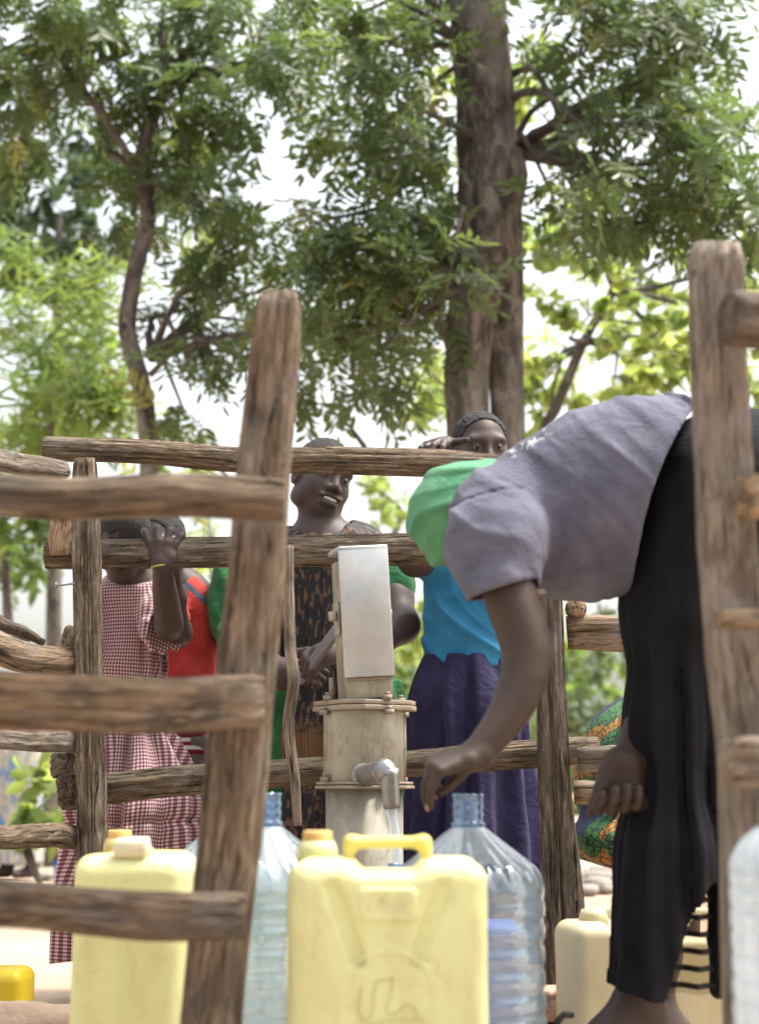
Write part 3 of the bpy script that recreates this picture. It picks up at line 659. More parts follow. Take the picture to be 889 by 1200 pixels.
# moulded emblem
def strokes(pl, r=.0008): return join([tube([(x_, -.1022, z_) for x_, z_ in s_], [r]*len(s_), 5, .004)[:2] for s_ in pl])
ez = hf-.185
V, F = strokes([[(-.036, ez+.02), (-.040, ez-.010), (-.034, ez-.022), (-.022, ez-.016), (-.018, ez+.022)], [(-.018, ez+.022), (-.012, ez+.030), (-.004, ez+.028)],
    [(.006, ez+.032), (.004, ez+.012), (-.003, ez-.008), (.006, ez-.016), (.018, ez-.008), (.026, ez-.002), (.036, ez-.010), (.038, ez-.022)],
    [(-.05, ez-.036), (-.02, ez-.027), (.02, ez-.022), (.05, ez-.023)], [(-.004, ez+.030), (.010, ez+.031)]])
part('moulded_emblem', V+org(jb), F, plastic('emblem_plastic', (.60, .57, .28), amt=.2), jb)
fc = bpy.data.curves.new('lettering_curve', 'FONT'); fc.body = 'Mager'; fc.size = .021; fc.extrude = .001; fc.align_x = 'CENTER'; fc.shear = .3
fo = bpy.data.objects.new('lettering_curve', fc); C.objects.link(fo); bpy.context.view_layer.update()
me = bpy.data.meshes.new_from_object(fo.evaluated_get(bpy.context.evaluated_depsgraph_get())); me.name = 'moulded_lettering'; me.materials.clear(); me.materials.append(bpy.data.materials['emblem_plastic'])
bpy.data.objects.remove(fo)
fo = bpy.data.objects.new('moulded_lettering', me); C.objects.link(fo); fo.parent = jb; fo.location = (.002, -.1018, ez-.045); fo.rotation_euler = (R(90), R(-6), 0)
sidem = None
wl = 128*MP(165, 1030, 2.7)
r1, b1 = jerrycan('yellow jerrycan behind the lowest near rail, nearer of the two standing together', 165, 1003, 2.72, .26, wl, W(165, 1004, 2.6)[2]-.06, 90, M_can, M_capw, (-.05, .0, .014), grooves=False, handle=False, seed=4)
r2, b2 = jerrycan('yellow jerrycan with an orange screw cap, tucked just behind another on the left', 162, 1000, 3.02, .26, wl, W(150, 1001, 2.9)[2]-.06, 86, M_can2, M_cap, (.0, .035, .024), grooves=False, handle=False, seed=6)
for rr_, (hx, hz_) in ((r1, (0.03, b1.bound_box[1][2])),):
    V, F = box((-.1, -.0, hz_+.012), (.05, .055, .03), .008); me = mesh_np('handle', V, F); me.materials.append(M_capw); o = bpy.data.objects.new('handle', me); C.objects.link(o); o.parent = rr_
# cream ten litre cans behind the bent woman
def small_can(label, px, py, D, rot, sx):
    r_, b_ = jerrycan(label, px, py, D, .235, .15, W(px, py, D)[2]-.03, rot, M_can3, None, (-.05, 0, .022), zbase=.03, grooves=False, handle=False, seed=11)
    hz = W(px, py, D)[2]-.03
    V, F, _ = tube([(.075, 0, hz-.004), (.055, 0, hz+.022), (.0, 0, hz+.027), (-.02, 0, hz+.005)], [.011, .010, .010, .011], 14, .01); me = mesh_np('handle', V, F); me.materials.append(M_capw); o = bpy.data.objects.new('handle', me); C.objects.link(o); o.parent = r_
small_can('cloudy cream water can beside the right fence post, its screw neck open', 722, 1078, 3.42, 12, 1)
small_can('cloudy cream water can under the sheer striped skirt hem', 812, 1086, 3.40, -4, 1)
# yellow can lying at the left edge
p = W(-20, 1164, 4.3); s = S(); s.add(lambda P: sm_box(P, (0, 0, 0), (.13, .09, .055), .03)+.001*vnoise(P*12, 2), np.array([-.13, -.09, -.055]), np.array([.13, .09, .055]), .001); V, F = s.mesh(.004, .02)
yc = thing('jerrycan', 'bright yellow jerrycan lying on its side at the left edge of the apron', 'jerrycan', (p[0]+.01, 4.2, .055)); me = mesh_np('body', V, F); me.materials.append(M_bright); o = bpy.data.objects.new('body', me); C.objects.link(o); o.parent = yc
V, F = lathe([(.02, 0), (.02, .03), (0, .03)], 24); V = V@rotm('Y', -90).T+np.array([-.125, -.03, 0]); me = mesh_np('cap', V, F); me.materials.append(M_bright); o = bpy.data.objects.new('cap', me); C.objects.link(o); o.parent = yc
# ================================================================== big clear bottles
def bottle(label, px, D, py_top, wpx, mt, group='large clear water bottles', zbase=.06, neckw=36, sh=None, mneck=None):
    p = W(px, py_top, D); mp_ = MP(px, py_top+60, D); H = p[2]-zbase; r = wpx/2*mp_; nr = neckw/2*mp_
    root = thing('water_bottle', label, 'bottle', (p[0], D, zbase), group)
    zn = H-38*mp_; zs = zn-64*mp_ if sh is None else H-sh*mp_
    prof = [(0, .012), (r*.75, .004), (r*.93, 0), (r, .02)]
    z = .03; per = 26*mp_
    nb = int((zs-.035)/per)
    for k in range(nb):
        z0 = .03+k*per
        for t, q in ((0, .975), (.1, .972), (.2, .995), (.35, 1.0), (.65, 1.0), (.8, .995), (.92, .974)): prof.append((r*q, z0+t*per))
    z0 = .03+nb*per; prof.append((r*.985, z0))
    for t in np.linspace(.0, 1, 16):
        zz = z0+.008+(zn-z0-.008)*t; rr = nr*1.05+(r-nr*1.05)*(1-.14*t/.38*(t/.38)*1.0 if t < .38 else .86*(1-(t-.38)/.62)) if sh is None else nr+(r-nr)*(math.cos(t*math.pi*.5)**.6 if t < 1 else 0)
        prof.append((rr, zz))
    def rf(a, zz):
        if z0+.02 < zz < zn-.004: t = (zz-z0)/(zn-z0); return 1+.022*math.sin(a*22+t*5)*min(1, 4*t*(1-t)+.1)
        if .04 < zz <= z0: return 1+.006*math.sin(a*7+zz*30)
        return 1
    V, F = lathe(prof, 128, (0, 0, 0), rf); me = mesh_np('body', V, F); me.materials.append(mt); o = bpy.data.objects.new('body', me); C.objects.link(o); o.parent = root
    nz = [(nr*1.0, zn-.001), (nr*1.12, zn+.002), (nr*1.12, zn+.006), (nr*.96, zn+.008), (nr*.96, zn+.018), (nr*1.02, zn+.020), (nr*1.02, zn+.023), (nr*.96, zn+.025), (nr*.96, zn+.033), (nr*1.02, zn+.035), (nr*1.02, zn+.038), (nr*.97, zn+.04), (nr*.97, H-.006), (nr*1.02, H-.005), (nr*1.02, H), (nr*.85, H), (nr*.85, zn)]
    V, F = lathe(nz, 64); me = mesh_np('neck', V, F); me.materials.append(mneck or M_petc); o = bpy.data.objects.new('neck', me); C.objects.link(o); o.parent = root
    return root
bottle('large clear bottle with blue neck just right of the front jerrycan', 548, 2.92, 930, 176, M_pet)
bottle('large milky bottle half hidden between the leaning fence post and front jerrycan', 312, 2.92, 929, 172, M_petm)
bottle('white frosted bottle standing at the right edge before the fence post', 916, 2.0, 925, 132, M_petw, sh=100)
bottle('small clear bottle directly under the pump spout catching water', 469, 3.54, 1012, 110, M_pet, neckw=30)
bottle('milky bottle mostly hidden behind the yellow cans on the left', 262, 3.25, 934, 150, M_petm)
# blue can behind the right bottle
p = W(578, 1080, 3.25); s = S(); s.add(lambda P: sm_box(P, (0, 0, .12), (.065, .06, .12), .025), np.array([-.065, -.06, 0]), np.array([.065, .06, .24]), .001); V, F = s.mesh(.004, .02)
V, F = np.vstack([V]), F; o = part('blue_container', V*np.array([1, 1, (p[2]-.06)/.24])+np.array([p[0], 3.28, .06]), F, M_bluecan); tag(o, 'blue plastic container seen through the clear bottle on the right', 'container')
p = W(70, 1013, 9.3); V, F = lathe([(0, 0), (.045, 0), (.055, .13), (.052, .13), (0, .125)], 24, (p[0], 9.4, 0)); o = part('far_bucket', V, F, plastic('pale_blue_plastic', (.35, .42, .6), amt=.1)); tag(o, 'small pale blue tub on the far earth beside the left post', 'tub')
V, F = lathe([(.056, .13), (.060, .135), (.060, .15), (0, .152)], 24, (p[0], 9.4, 0)); part('lid', V, F, M_bluecan, o)

# ================================================================== people
def RP(r, px, py, D): return r*MP(px, py, D)
def hand(s, wrist, d, nrm, L=.085, Wd=.078, curls=((.5, .6, .4),)*4, thumb=1, sc=1., spread=.12, rw=.021, tdir=None, fr=.0085):
    """palm and five fingers; d wrist->knuckles, nrm out of the back of the hand; curls in radians for the three joints"""
    d = norm(d); nrm = norm(nrm-np.dot(nrm, d)*d); l = np.cross(d, nrm); wrist = np.array(wrist, float); tips = []
    lens = np.array([.075, .083, .077, .060])*sc; L *= sc; Wd *= sc
    for i in range(4):
        o = (i-1.5)/3*Wd*.78; kn = wrist+d*(L*(1-.05*abs(i-1)))+l*o+nrm*(.004-.004*abs(i-1.2))
        s.cap(wrist+l*o*.45, kn, rw*.8*sc, .0118*sc, .012)
        a = 0; p = kn; dd = norm(d+l*(i-1.5)*spread); c = curls[i % len(curls)]; r = fr*sc*(1.06-.05*abs(i-1))
        for j in range(3):
            a += c[j]; v = norm(dd*math.cos(a)-nrm*math.sin(a)); q = p+v*lens[i]*(.47, .30, .23)[j]
            s.cap(p, q, r*(1.12-.1*j), r*(1.02-.1*j), .006 if j == 0 else .0025); p = q
        tips.append((p, v, nrm))
    tl = l*thumb
    t0 = wrist+d*L*.28+tl*Wd*.30; td = norm(d*.6+tl*.75-nrm*.35) if tdir is None else norm(tdir)
    t1 = t0+td*.034*sc; t2 = t1+norm(td+d*.35)*.030*sc; t3 = t2+norm(td+d*.6)*.022*sc
    s.cap(wrist+tl*.01, t0, rw*.8*sc, .0145*sc, .012); s.cap(t0, t1, .0145*sc, .0112*sc, .01); s.cap(t1, t2, .0110*sc, .0098*sc, .004); s.cap(t2, t3, .0096*sc, .0078*sc, .003)
    return tips
def head(s, c, M, k=1., smile=0):
    """M columns: right, forward, up; origin between the ears at eye height"""
    c = np.array(c, float); P = lambda *v: c+M@(np.array(v)*k)
    e = lambda v, r, kk=.02, op='u': s.ell(P(*v), np.array(r)*k, M, kk*k, op)
    e((0, -.012, .032), (.073, .093, .082)); e((0, .022, -.035), (.058, .062, .074), .04); e((0, .048, -.088), (.030, .028, .026), .04)
    for x in (-1, 1):
        e((x*.038, .048, -.034), (.024, .026, .026), .03); e((x*.055, -.0, -.065), (.018, .034, .026), .03); e((x*.077, -.012, -.008), (.008, .018, .031), .01)
        e((x*.080, -.006, -.006), (.004, .010, .018), .006, 's')
    s.cap(P(-.042, .070, .022), P(.042, .070, .022), .012*k, .012*k, .02*k)
    s.cap(P(0, .078, .012), P(0, .096, -.028), .0075*k, .011*k, .014*k)
    for x in (-1, 1): e((x*.0135, .088, -.033), (.0105, .010, .009), .008)
    for x in (-1, 1): e((x*.032, .096, .000), (.017, .016, .011), .016, 's')
    for x in (-1, 1):
        s.ell(P(x*.032, .070, .001), np.array((.0150, .0150, .0150))*k, None, .004*k); e((x*.032, .086, -.0016), (.0120, .010, .0028), .002, 's')
    w = .028+.007*smile
    e((0, .083, -.056), (w, .012, .0075), .008); e((0, .080, -.071-.004*smile), (w*.82, .014, .0095), .008)
    if smile: s.ell(P(0, .094, -.063), np.array((.027, .012, .0070))*k, M, .003*k, 's'); s.cap(P(-.03, .082, -.056), P(-.045, .066, -.03), .003*k, .002*k, .01*k)
    else: e((0, .099, -.0635), (.026, .008, .0012), .003, 's')
    return P
def eyes(P, M, k, root):
    for x in (-1, 1):
        bm = bmesh.new(); bmesh.ops.create_uvsphere(bm, u_segments=20, v_segments=12, radius=.0131*k); V = np.array([v.co[:] for v in bm.verts]); F = [tuple(v.index for v in f.verts) for f in bm.faces]; bm.free()
        o = part('eye', V+P(x*.032, .0715, .001), F, M_eye, root)
        c = P(x*.032, .0715+.0098, .0008); V2, F2 = lathe([(0, .0045), (.0038, .0040), (.0072, .0018), (.0072, 0)], 20); fm = frame(M@np.array([0, 1, 0]), M@np.array([1, 0, 0]))
        part('iris', (V2*k)@fm.T+c, F2, M_iris, o)
def hairmesh(c, M, k, root, front=.035, h=.0035, dens=.0025, low=-.02, mt=None):
    s = S(); P = lambda *v: np.array(c)+M@(np.array(v)*k)
    s.ell(P(0, -.014, .034), np.array((.0772, .0965, .0865))*k, M)
    s.disp = lambda Q: dens*vnoise(Q*170, 3)
    Mi = M
    def pl(Q, d):
        L = (Q-np.array(c))@Mi/k                      # hairline: rises towards the face, round the ears
        line = np.where(L[:, 1] > .03, low+(L[:, 1]-.03)*1.9+.045, np.where(np.abs(L[:, 0]) > .06, .012, low-.02))
        face = np.maximum(L[:, 1]-(.072-.9*(L[:, 2]-.062)), 0)
        return np.maximum(d, np.maximum((line-L[:, 2])*k*.6, np.where(L[:, 1] > .0, (front+.012-L[:, 2]-(.085-L[:, 1])*.55)*k*.6, -1)))
    s.post.append(pl); V, F = s.mesh(h, .02); return part('hair', V, F, mt or M_hair, root)
def uv_cyl(V, cx, cy, Rr=.15): return np.stack([np.arctan2(V[:, 0]-cx, -(V[:, 1]-cy))*Rr, V[:, 2], 0*V[:, 0]], 1)
def vfold(n, amp, cx, cy, z0, z1, seed=0, sharp=1.6):     # vertical folds growing towards the hem
    def f(P):
        th = np.arctan2(P[:, 0]-cx, -(P[:, 1]-cy)); t = np.clip((z0-P[:, 2])/(z0-z1), 0, 1)
        wob = .9*vnoise(np.stack([th*1.3, P[:, 2]*1.5, 0*th], 1), seed); x = th*n+wob*3
        return amp*(.25+.75*t)*np.sin(x+.55*np.sin(x))+.3*amp*np.sin(th*n*2.3+wob*5+1)*t+.006*vnoise(P*9, seed+2)
    return f
def fold(x, w=.5): return np.exp(-(np.sin(x)/w)**2)+.25*np.exp(-(np.sin(x*2.3+1)/.4)**2)
def nails(tips, root, sc=1., mt=M_palm):
    L = []
    for p, v, n in tips:
        b = norm(n-np.dot(n, v)*v); V, F = box((0, 0, 0), (.009*sc, .0105*sc, .002), .0009, np.stack([np.cross(v, b), v, b], 1)); L.append((V+p-v*.001+b*.0066*sc, F))
    for V, F in L: part('fingernail', V, F, mt, root)

# ------------------------------------------------ A: the bent person in grey
DA = 2.98
A = thing('person', 'person bent far over in loose grey t-shirt and long black skirt, arm reaching down', 'person', (W(760, 1200, DA)[0], DA, .06))
m = MP(700, 700, DA)
s = S()
# torso, neck, head (face down-left)
s.chain([W(845, 575, DA), W(760, 585, DA), W(650, 600, DA), W(600, 600, DA)], [38*m, 42*m, 54*m, 44*m], .04)
s.chain([W(600, 595, DA), W(560, 592, DA)], [36*m, 34*m], .04)
hM = frame((-.85, .12, -.3), (.1, 1, 0)); hM = np.stack([np.array([0.1, .98, .1]), norm((-.35, .05, -.94)), norm((-.93, .1, .35))], 1); hM[:, 0] = norm(np.cross(hM[:, 1], hM[:, 2]))
hc = W(562, 604, DA+.05); head(s, hc, hM, .78)
# near arm
near = [W(580, 612, 2.84), W(595, 690, 2.80), W(617, 765, 2.78), W(604, 820, 2.76), W(580, 858, 2.74), W(562, 880, 2.73)]
s.soft(near, [32*m, 29.5*m, 28*m, 25*m, 18.5*m, 15*m], .02)
tipsA = hand(s, W(560, 884, 2.73), W(500, 905, 2.70)-W(566, 888, 2.73), (-.25, -.45, .85), L=.098, Wd=.076, curls=((.85, .45, .25), (1.0, .45, .3), (1.15, .5, .3), (1.3, .6, .3)), thumb=-1, rw=.024, sc=.86, spread=.10, tdir=(-.5, .35, -.7))
# far arm, bent back, hand hanging beside the skirt
far = [W(615, 640, 3.16), W(700, 665, 3.18), W(778, 695, 3.14), W(768, 790, 3.06), W(748, 855, 2.98), W(735, 890, 2.95)]
s.soft(far, [34*m, 28*m, 26*m, 26*m, 19*m, 17*m], .02)
tipsA2 = hand(s, W(731, 893, 2.94), (-.20, -.05, -1), (.1, .92, .1), L=.080, Wd=.084, curls=((1.1, .9, .5), (1.3, 1.0, .5), (1.4, 1.05, .5), (1.5, 1.1, .5)), thumb=-1, rw=.026, spread=.06, tdir=(-.45, -.3, -.75), fr=.0098)
# legs and feet
s.chain([W(840, 600, DA), W(790, 880, DA-.03), W(780, 960, DA-.02), W(757, 1120, DA-.02), W(750, 1180, DA)], [44*m, 28*m, 27*m, 25*m, 23*m], .03)
s.chain([W(845, 600, DA+.06), W(806, 880, 3.04), W(795, 960, 3.06), W(772, 1120, 3.12), W(768, 1190, 3.14)], [44*m, 28*m, 26*m, 23*m, 20*m], .03)
for (ax, ay, ad, hx, tx, ty) in ((750, 1180, DA, 772, 655, 1222), (768, 1195, 3.14, 785, 712, 1212)):
    a = W(ax, ay, ad); fl = .062; hl = np.array([W(hx, ay, ad)[0], ad, .095]); to = np.array([W(tx, ty, ad)[0], ad-.05, .082])
    s.cap(a, hl, .036, .036, .03); s.cap(hl, (hl+to)/2+np.array([0, 0, .03]), .036, .036, .03); s.cap(a+np.array([-.01, -.0, .0]), (hl*.4+to*.6)+np.array([0, 0, .02]), .034, .033, .04); s.cap((hl*.4+to*.6)+np.array([0, 0, .01]), to+np.array([.04, 0, .0]), .035, .028, .03)
    for j in range(5):
        o = np.array([0, (j-2)*.018, 0]); s.cap(to+o+np.array([.05, 0, 0]), to+o+np.array([-.012+.006*abs(j-1), 0, -.006]), .0125-.0012*j, .0105-.001*j, .006)
V, F = s.mesh(.0042); part('body', V, F, M_skin2, A)
nails(tipsA, A)
V, F, _ = tube([W(650, 1202, 2.9), W(660, 1189, 2.9), W(672, 1190, 2.9)], [.006, .006, .005], 8, .01); V2, F2 = box((W(700, 1200, 2.93)[0], 2.93, .07), (.25, .1, .014), .006); V, F = join([(V, F), (V2, F2)])
part('sandal', V, F, M_sole, A)
# head scarf
s = S(); s.ell(W(556, 602, DA+.04), (.128, .125, .100)); s.ell(W(545, 612, DA+.04), (.09, .11, .098), None, .04); s.chain([W(560, 590, DA+.06), W(604, 572, DA+.08)], [.072, .058], .04)
oc = W(600, 600, DA)
def sdisp(P):
    v = P-W(585, 585, DA); a = np.arctan2(v[:, 2], -v[:, 0]); r = np.linalg.norm(v, axis=1)
    x = 1-np.abs(np.sin(a*6.5+1.6*vnoise(P*7, 4)))**.7; q = P-W(640, 548, DA); a2 = np.arctan2(q[:, 2], -q[:, 0]); rr = np.hypot(q[:, 0], q[:, 2]); f = fold(a2*10+1.8*vnoise(P*7, 4), .45); return .0075*f*np.clip((rr-.05)/.12, 0, 1)-.003+.0045*vnoise(P*12, 5)
s.disp = sdisp; s.post.append(cut(W(520, 655, DA), (.5, 0, -1)))
V, F = s.mesh(.0042); part('headscarf', V, F, M_green, A)
# t-shirt
s = S()
s.chain([W(578, 604, 2.95), W(622, 610, DA), W(660, 605, DA), W(705, 588, DA), W(760, 580, DA), W(835, 578, DA)], [48*m, 74*m, 89*m, 104*m, 110*m, 108*m], .05, fl=(1, .86, 1))
s.chain([W(583, 605, 2.90), W(581, 640, 2.84), W(585, 688, 2.80)], [56*m, 54*m, 42*m], .035)
xA, zA = lambda P: (P[:, 0]/m*1.0+444.5), None
def pxpy(P):
    q = P-np.array([0, 0, HC]); dep = q[:, 1]*cp+q[:, 2]*sp; return 444.5+FPX*q[:, 0]/dep, 600-FPX*(-q[:, 1]*sp+q[:, 2]*cp)/dep
ax_ = norm(W(835, 560, DA)-W(600, 590, DA))
def shirtdisp(P):
    u = (P-W(600, 600, DA))@ax_; z = P[:, 2]-W(600, 600, DA)[2]; y = P[:, 1]-DA
    q = u*1.0+z*.55-.45*z*z+.035*vnoise(P*5, 7)              # long soft folds that sweep from the back down to the belly
    a = np.sin(q*62+1.8*vnoise(np.stack([u*3, y*3, z*2], 1), 8)); b = np.sin(q*118+2.5*vnoise(P*4, 9))
    amp = .3+.7*np.clip(u/.28, 0, 1)
    slv = np.clip((.03-u)/.05, 0, 1)
    ra = fold(q*31+1.6*vnoise(np.stack([u*3, y*3, z*2], 1), 8), .38); rb = fold(q*67+2.6*vnoise(P*4, 9), .4); msk = .2+.8*np.clip(vnoise(P*5, 12)+.5, 0, 1)
    return (1-slv)*amp*msk*(.0125*ra+.0045*rb-.005)+slv*(.0055*fold(z*22+u*34+1.8*vnoise(P*7, 3), .4)-.002)+.003*vnoise(P*10, 5)-.004*np.exp(-(((P-W(520, 607, DA))@norm((.22, 0, -1))*1000/3.2)**2))*(P[:, 0] < W(603, 600, DA)[0])
s.disp = shirtdisp
sh0 = W(590, 650, 2.8)
def shirtcut(P, d):
    x, z = P[:, 0], P[:, 2]; zb, zt = W(735, 700, DA)[2], W(815, 470, DA)[2]; t = np.clip((z-zb)/(zt-zb), 0, 1.1); xe = W(734, 700, DA)[0]+(W(818, 470, DA)[0]-W(734, 700, DA)[0])*t**2.2
    d = np.maximum(d, (x-xe)*.8)
    # sleeve hem and the belly line
    hn = norm(np.array([.32, 0, -1])); pl = (P-W(583, 693, 2.80))@hn; slv = x < W(628, 690, 2.8)[0]
    d = np.where(slv, np.maximum(d, pl), d); return d
s.post += [shell(.010), shirtcut, lambda P, d: np.maximum(d, -(np.linalg.norm((P-W(545, 590, DA))*np.array([1, 1, 1]), axis=1)-.072))]
V, F = s.mesh(.0046, margin=1.3); o = part('t_shirt', V, F, M_grey, A); o.data.materials.append(M_print)
fx, fy = pxpy(V[F].mean(1)); fn = vnoise(np.stack([fx*.35, fy*.35, 0*fx], 1), 5); front = V[F].mean(1)[:, 1] < DA-.02
t_ = ((fx-596)*48-(fy-534)*30)/(48*48+30*30); dl = np.abs((fx-596)*30+(fy-534)*48)/math.hypot(48, 30)
mi = ((t_ > 0) & (t_ < 1) & (dl < 5) & (fn > .15)) | ((np.abs((fx-632)-(fy-690)*.62) < 4.5) & (fy > 684) & (fy < 716) & (fn > .1))
o.data.polygons.foreach_set('material_index', (mi & front).astype(np.int32))
# sleeve seam and faded print
def onsurf(pxs, D, dn=.0): return [W(x, y, D) for x, y in pxs]
# skirt
s = S()
s.chain([W(885, 578, DA+.02), W(848, 590, DA+.02), W(822, 640, DA+.02), W(803, 720, DA), W(794, 850, DA), W(795, 1000, DA), W(790, 1075, DA)], [97*m, 101*m, 86*m, 66*m, 53*m, 57*m, 62*m], .05, fl=(1, 1.15, 1))
s.cap(W(795, 1000, DA), W(760, 1185, DA-.02), 57*m, 42*m, .04, fl=(1, 1.5, 1)); s.cap(W(803, 600, DA), W(800, 680, DA), 64*m, 64*m, .04)
cxs, cys = W(797, 900, DA)[0], DA
vf = vfold(11, .013, cxs, cys, 1.15, .25, 3)
def skd(P): k = np.clip((1.0-P[:, 2])/.25, .25, 1); return vf(P)*k+.004*vnoise(P*np.array([30, 30, 9]), 2)*k
s.disp = skd
zh = W(760, 1167, DA-.1)[2]
def skcut(P, d):
    x, z = P[:, 0], P[:, 2]; zb, zt = W(735, 700, DA)[2], W(815, 470, DA)[2]; t = np.clip((z-zb)/(zt-zb), 0, 1.1); xe = W(734, 700, DA)[0]+(W(818, 470, DA)[0]-W(734, 700, DA)[0])*t**2.2
    d = np.where(z > zb+.02, np.maximum(d, (xe-.06-x)*.8), d)
    d = np.maximum(d, zh-z+.012*np.sin(x*22))
    # the hem is lifted at the back, where only the sheer layer hangs down
    hole = (x > W(774, 1100, DA)[0]+.34*(z-W(778, 1140, DA)[2])) & (z < W(800, 1045, DA)[2]+.02*np.sin(x*90))
    return np.maximum(d, np.where(hole, .02, -1))
s.post += [shell(.011), skcut]
V, F = s.mesh(.0055, margin=1.3); part('skirt', V, F, M_black, A)
# sheer hem layer, an open curved sheet with the thickness of a thin cloth
xa, xb = W(772, 1120, DA)[0], W(851, 1120, DA)[0]; zt_, zb_ = W(800, 1010, DA)[2], W(800, 1162, DA)[2]; G = []
n1, n2 = 40, 30
for j in range(n2+1):
    for i in range(n1+1):
        a = i/n1; z = zt_+(zb_-zt_)*j/n2; G.append((xa+(xb-xa)*a+.004*math.sin(j*.4), DA+.03-.075*math.sin(a*2.6)+.010*math.sin(a*19+j*.05), z))
G = np.array(G); F = [(j*(n1+1)+i, j*(n1+1)+i+1, (j+1)*(n1+1)+i+1, (j+1)*(n1+1)+i) for j in range(n2) for i in range(n1)]
part('sheer_hem', G, F, M_sheer, A)
s = S(); s.chain([W(838, 1040, DA-.02), W(840, 1100, DA-.02), W(841, 1160, DA-.02)], [9*m, 10*m, 9*m], .01, fl=(1, 1.8, 1)); s.disp = lambda P: .003*vnoise(P*20, 2); V, F = s.mesh(.004); part('skirt_edge', V, F, M_black, A)

# ------------------------------------------------ B: the woman working the pump handle
DB = 4.6; B = thing('person', 'smiling woman with cropped hair and dark printed dress, working the pump handle', 'person', (W(385, 1150, DB)[0], DB, 0)); m = MP(385, 700, DB)
s = S(); fw = norm((.50, -.86, -.10)); up = norm(np.array([.30, .0, 1])-np.dot((.30, .0, 1), fw)*fw); hM = np.stack([np.cross(fw, up), fw, up], 1)
hc = W(377, 562, DB); k = 1.04; P_ = head(s, hc, hM, k, 1)
s.chain([hc+hM@np.array([0, -.02, -.05]), W(372, 612, DB), W(374, 650, DB)], [.05, .043, .055], .03)
s.chain([W(340, 650, DB), W(378, 645, DB), W(425, 648, DB)], [24*m, 30*m, 24*m], .04)
s.chain([W(380, 655, DB), W(385, 780, DB), W(388, 900, DB)], [40*m, 36*m, 46*m], .06, fl=(1.15, .8, 1))
for sx in (-1, 1): s.chain([W(388+sx*22, 900, DB), W(388+sx*24, 1020, DB), np.array([W(388+sx*24, 1100, DB)[0], DB, .08])], [26*m, 18*m, 13*m], .03); a = np.array([W(388+sx*24, 1100, DB)[0], DB, .045]); s.cap(a, a+np.array([0, -.16, -.01]), .034, .026, .03)
hp = hA+(hB-hA)*.80
s.chain([W(438, 655, DB), W(462, 700, DB-.12), W(471, 733, DB-.2), W(430, 762, 4.30), hp+np.array([.03, -.0, .03])], [21*m, 20*m, 18*m, 15*m, 12*m], .03)
s.chain([W(330, 655, DB), W(300, 715, DB-.05), W(292, 765, DB-.12), W(330, 790, 4.32), W(352, 785, 4.3)], [21*m, 20*m, 18*m, 15*m, 12*m], .03)
ha = norm(hB-hA)
tB = hand(s, hp+np.array([.045, .01, .03]), (-.8, -.25, -.35), (.1, -.75, .65), L=.06, Wd=.075, curls=((1.1, 1.1, .6),)*4, thumb=1, sc=.95)
tB2 = hand(s, W(347, 787, 4.28), (.75, -.35, .05), (-.1, -.8, .55), L=.06, Wd=.075, curls=((1.1, 1.2, .6),)*4, thumb=-1, sc=.95)
V, F = s.mesh(.0042); part('body', V, F, M_skin, B); eyes(P_, hM, k, B); hairmesh(hc, hM, k, B); nails(tB2, B, .9)
V, F = box((0, 0, 0), (.042*k, .006, .0098), .003); part('teeth', V@hM.T+P_(0, .0835, -.061), F, M_teeth, B)
s = S(); s.chain([W(342, 648, DB), W(378, 645, DB), W(424, 644, DB)], [28*m, 31*m, 29*m], .05); s.chain([W(380, 665, DB), W(385, 780, DB), W(388, 860, DB), W(392, 985, DB)], [52*m, 45*m, 52*m, 60*m], .06, fl=(1.15, .85, 1))
cx = W(385, 800, DB)[0]; s.disp = vfold(11, .010, cx, DB, 1.2, .4, 4); s.ell(W(376, 606, DB-.03), (.085, .12, .06), None, .02, 's')
V, F = s.mesh(.0058); part('dress', V, F, M_dressB, B, attrs={'uvw': uv_cyl(V, cx, DB, .17)})
s = S(); s.chain([W(333, 655, DB), W(305, 700, DB-.03), W(290, 745, DB-.04), W(272, 780, DB+.05)], [28*m, 30*m, 31*m, 22*m], .03); s.chain([W(434, 653, DB), W(455, 685, DB-.1), W(461, 712, DB-.14)], [26*m, 25*m, 23*m], .03)
s.ell(W(262, 705, DB+.1), (.05, .08, .13), None, .04); s.disp = lambda P: .007*np.sin(P[:, 0]*60+P[:, 2]*30+2*vnoise(P*6, 2))+.006*vnoise(P*12, 3); s.post.append(cut(W(466, 728, DB-.15), (.5, 0, -1)))
V, F = s.mesh(.006); part('sleeves', V, F, M_kgreen, B)
s = S(); s.chain([W(392, 790, DB+.05), W(392, 860, DB+.05), W(395, 1000, DB+.05), W(395, 1085, DB+.05)], [68*m, 74*m, 80*m, 84*m], .04, fl=(1.1, .8, 1)); s.disp = vfold(12, .016, cx, DB, 1., .2, 6); s.post += [cut(W(395, 795, DB), (0, 0, 1)), cut(W(395, 1095, DB), (0, 0, -1))]
V, F = s.mesh(.0065); part('wrap_skirt', V, F, M_kgreen, B)

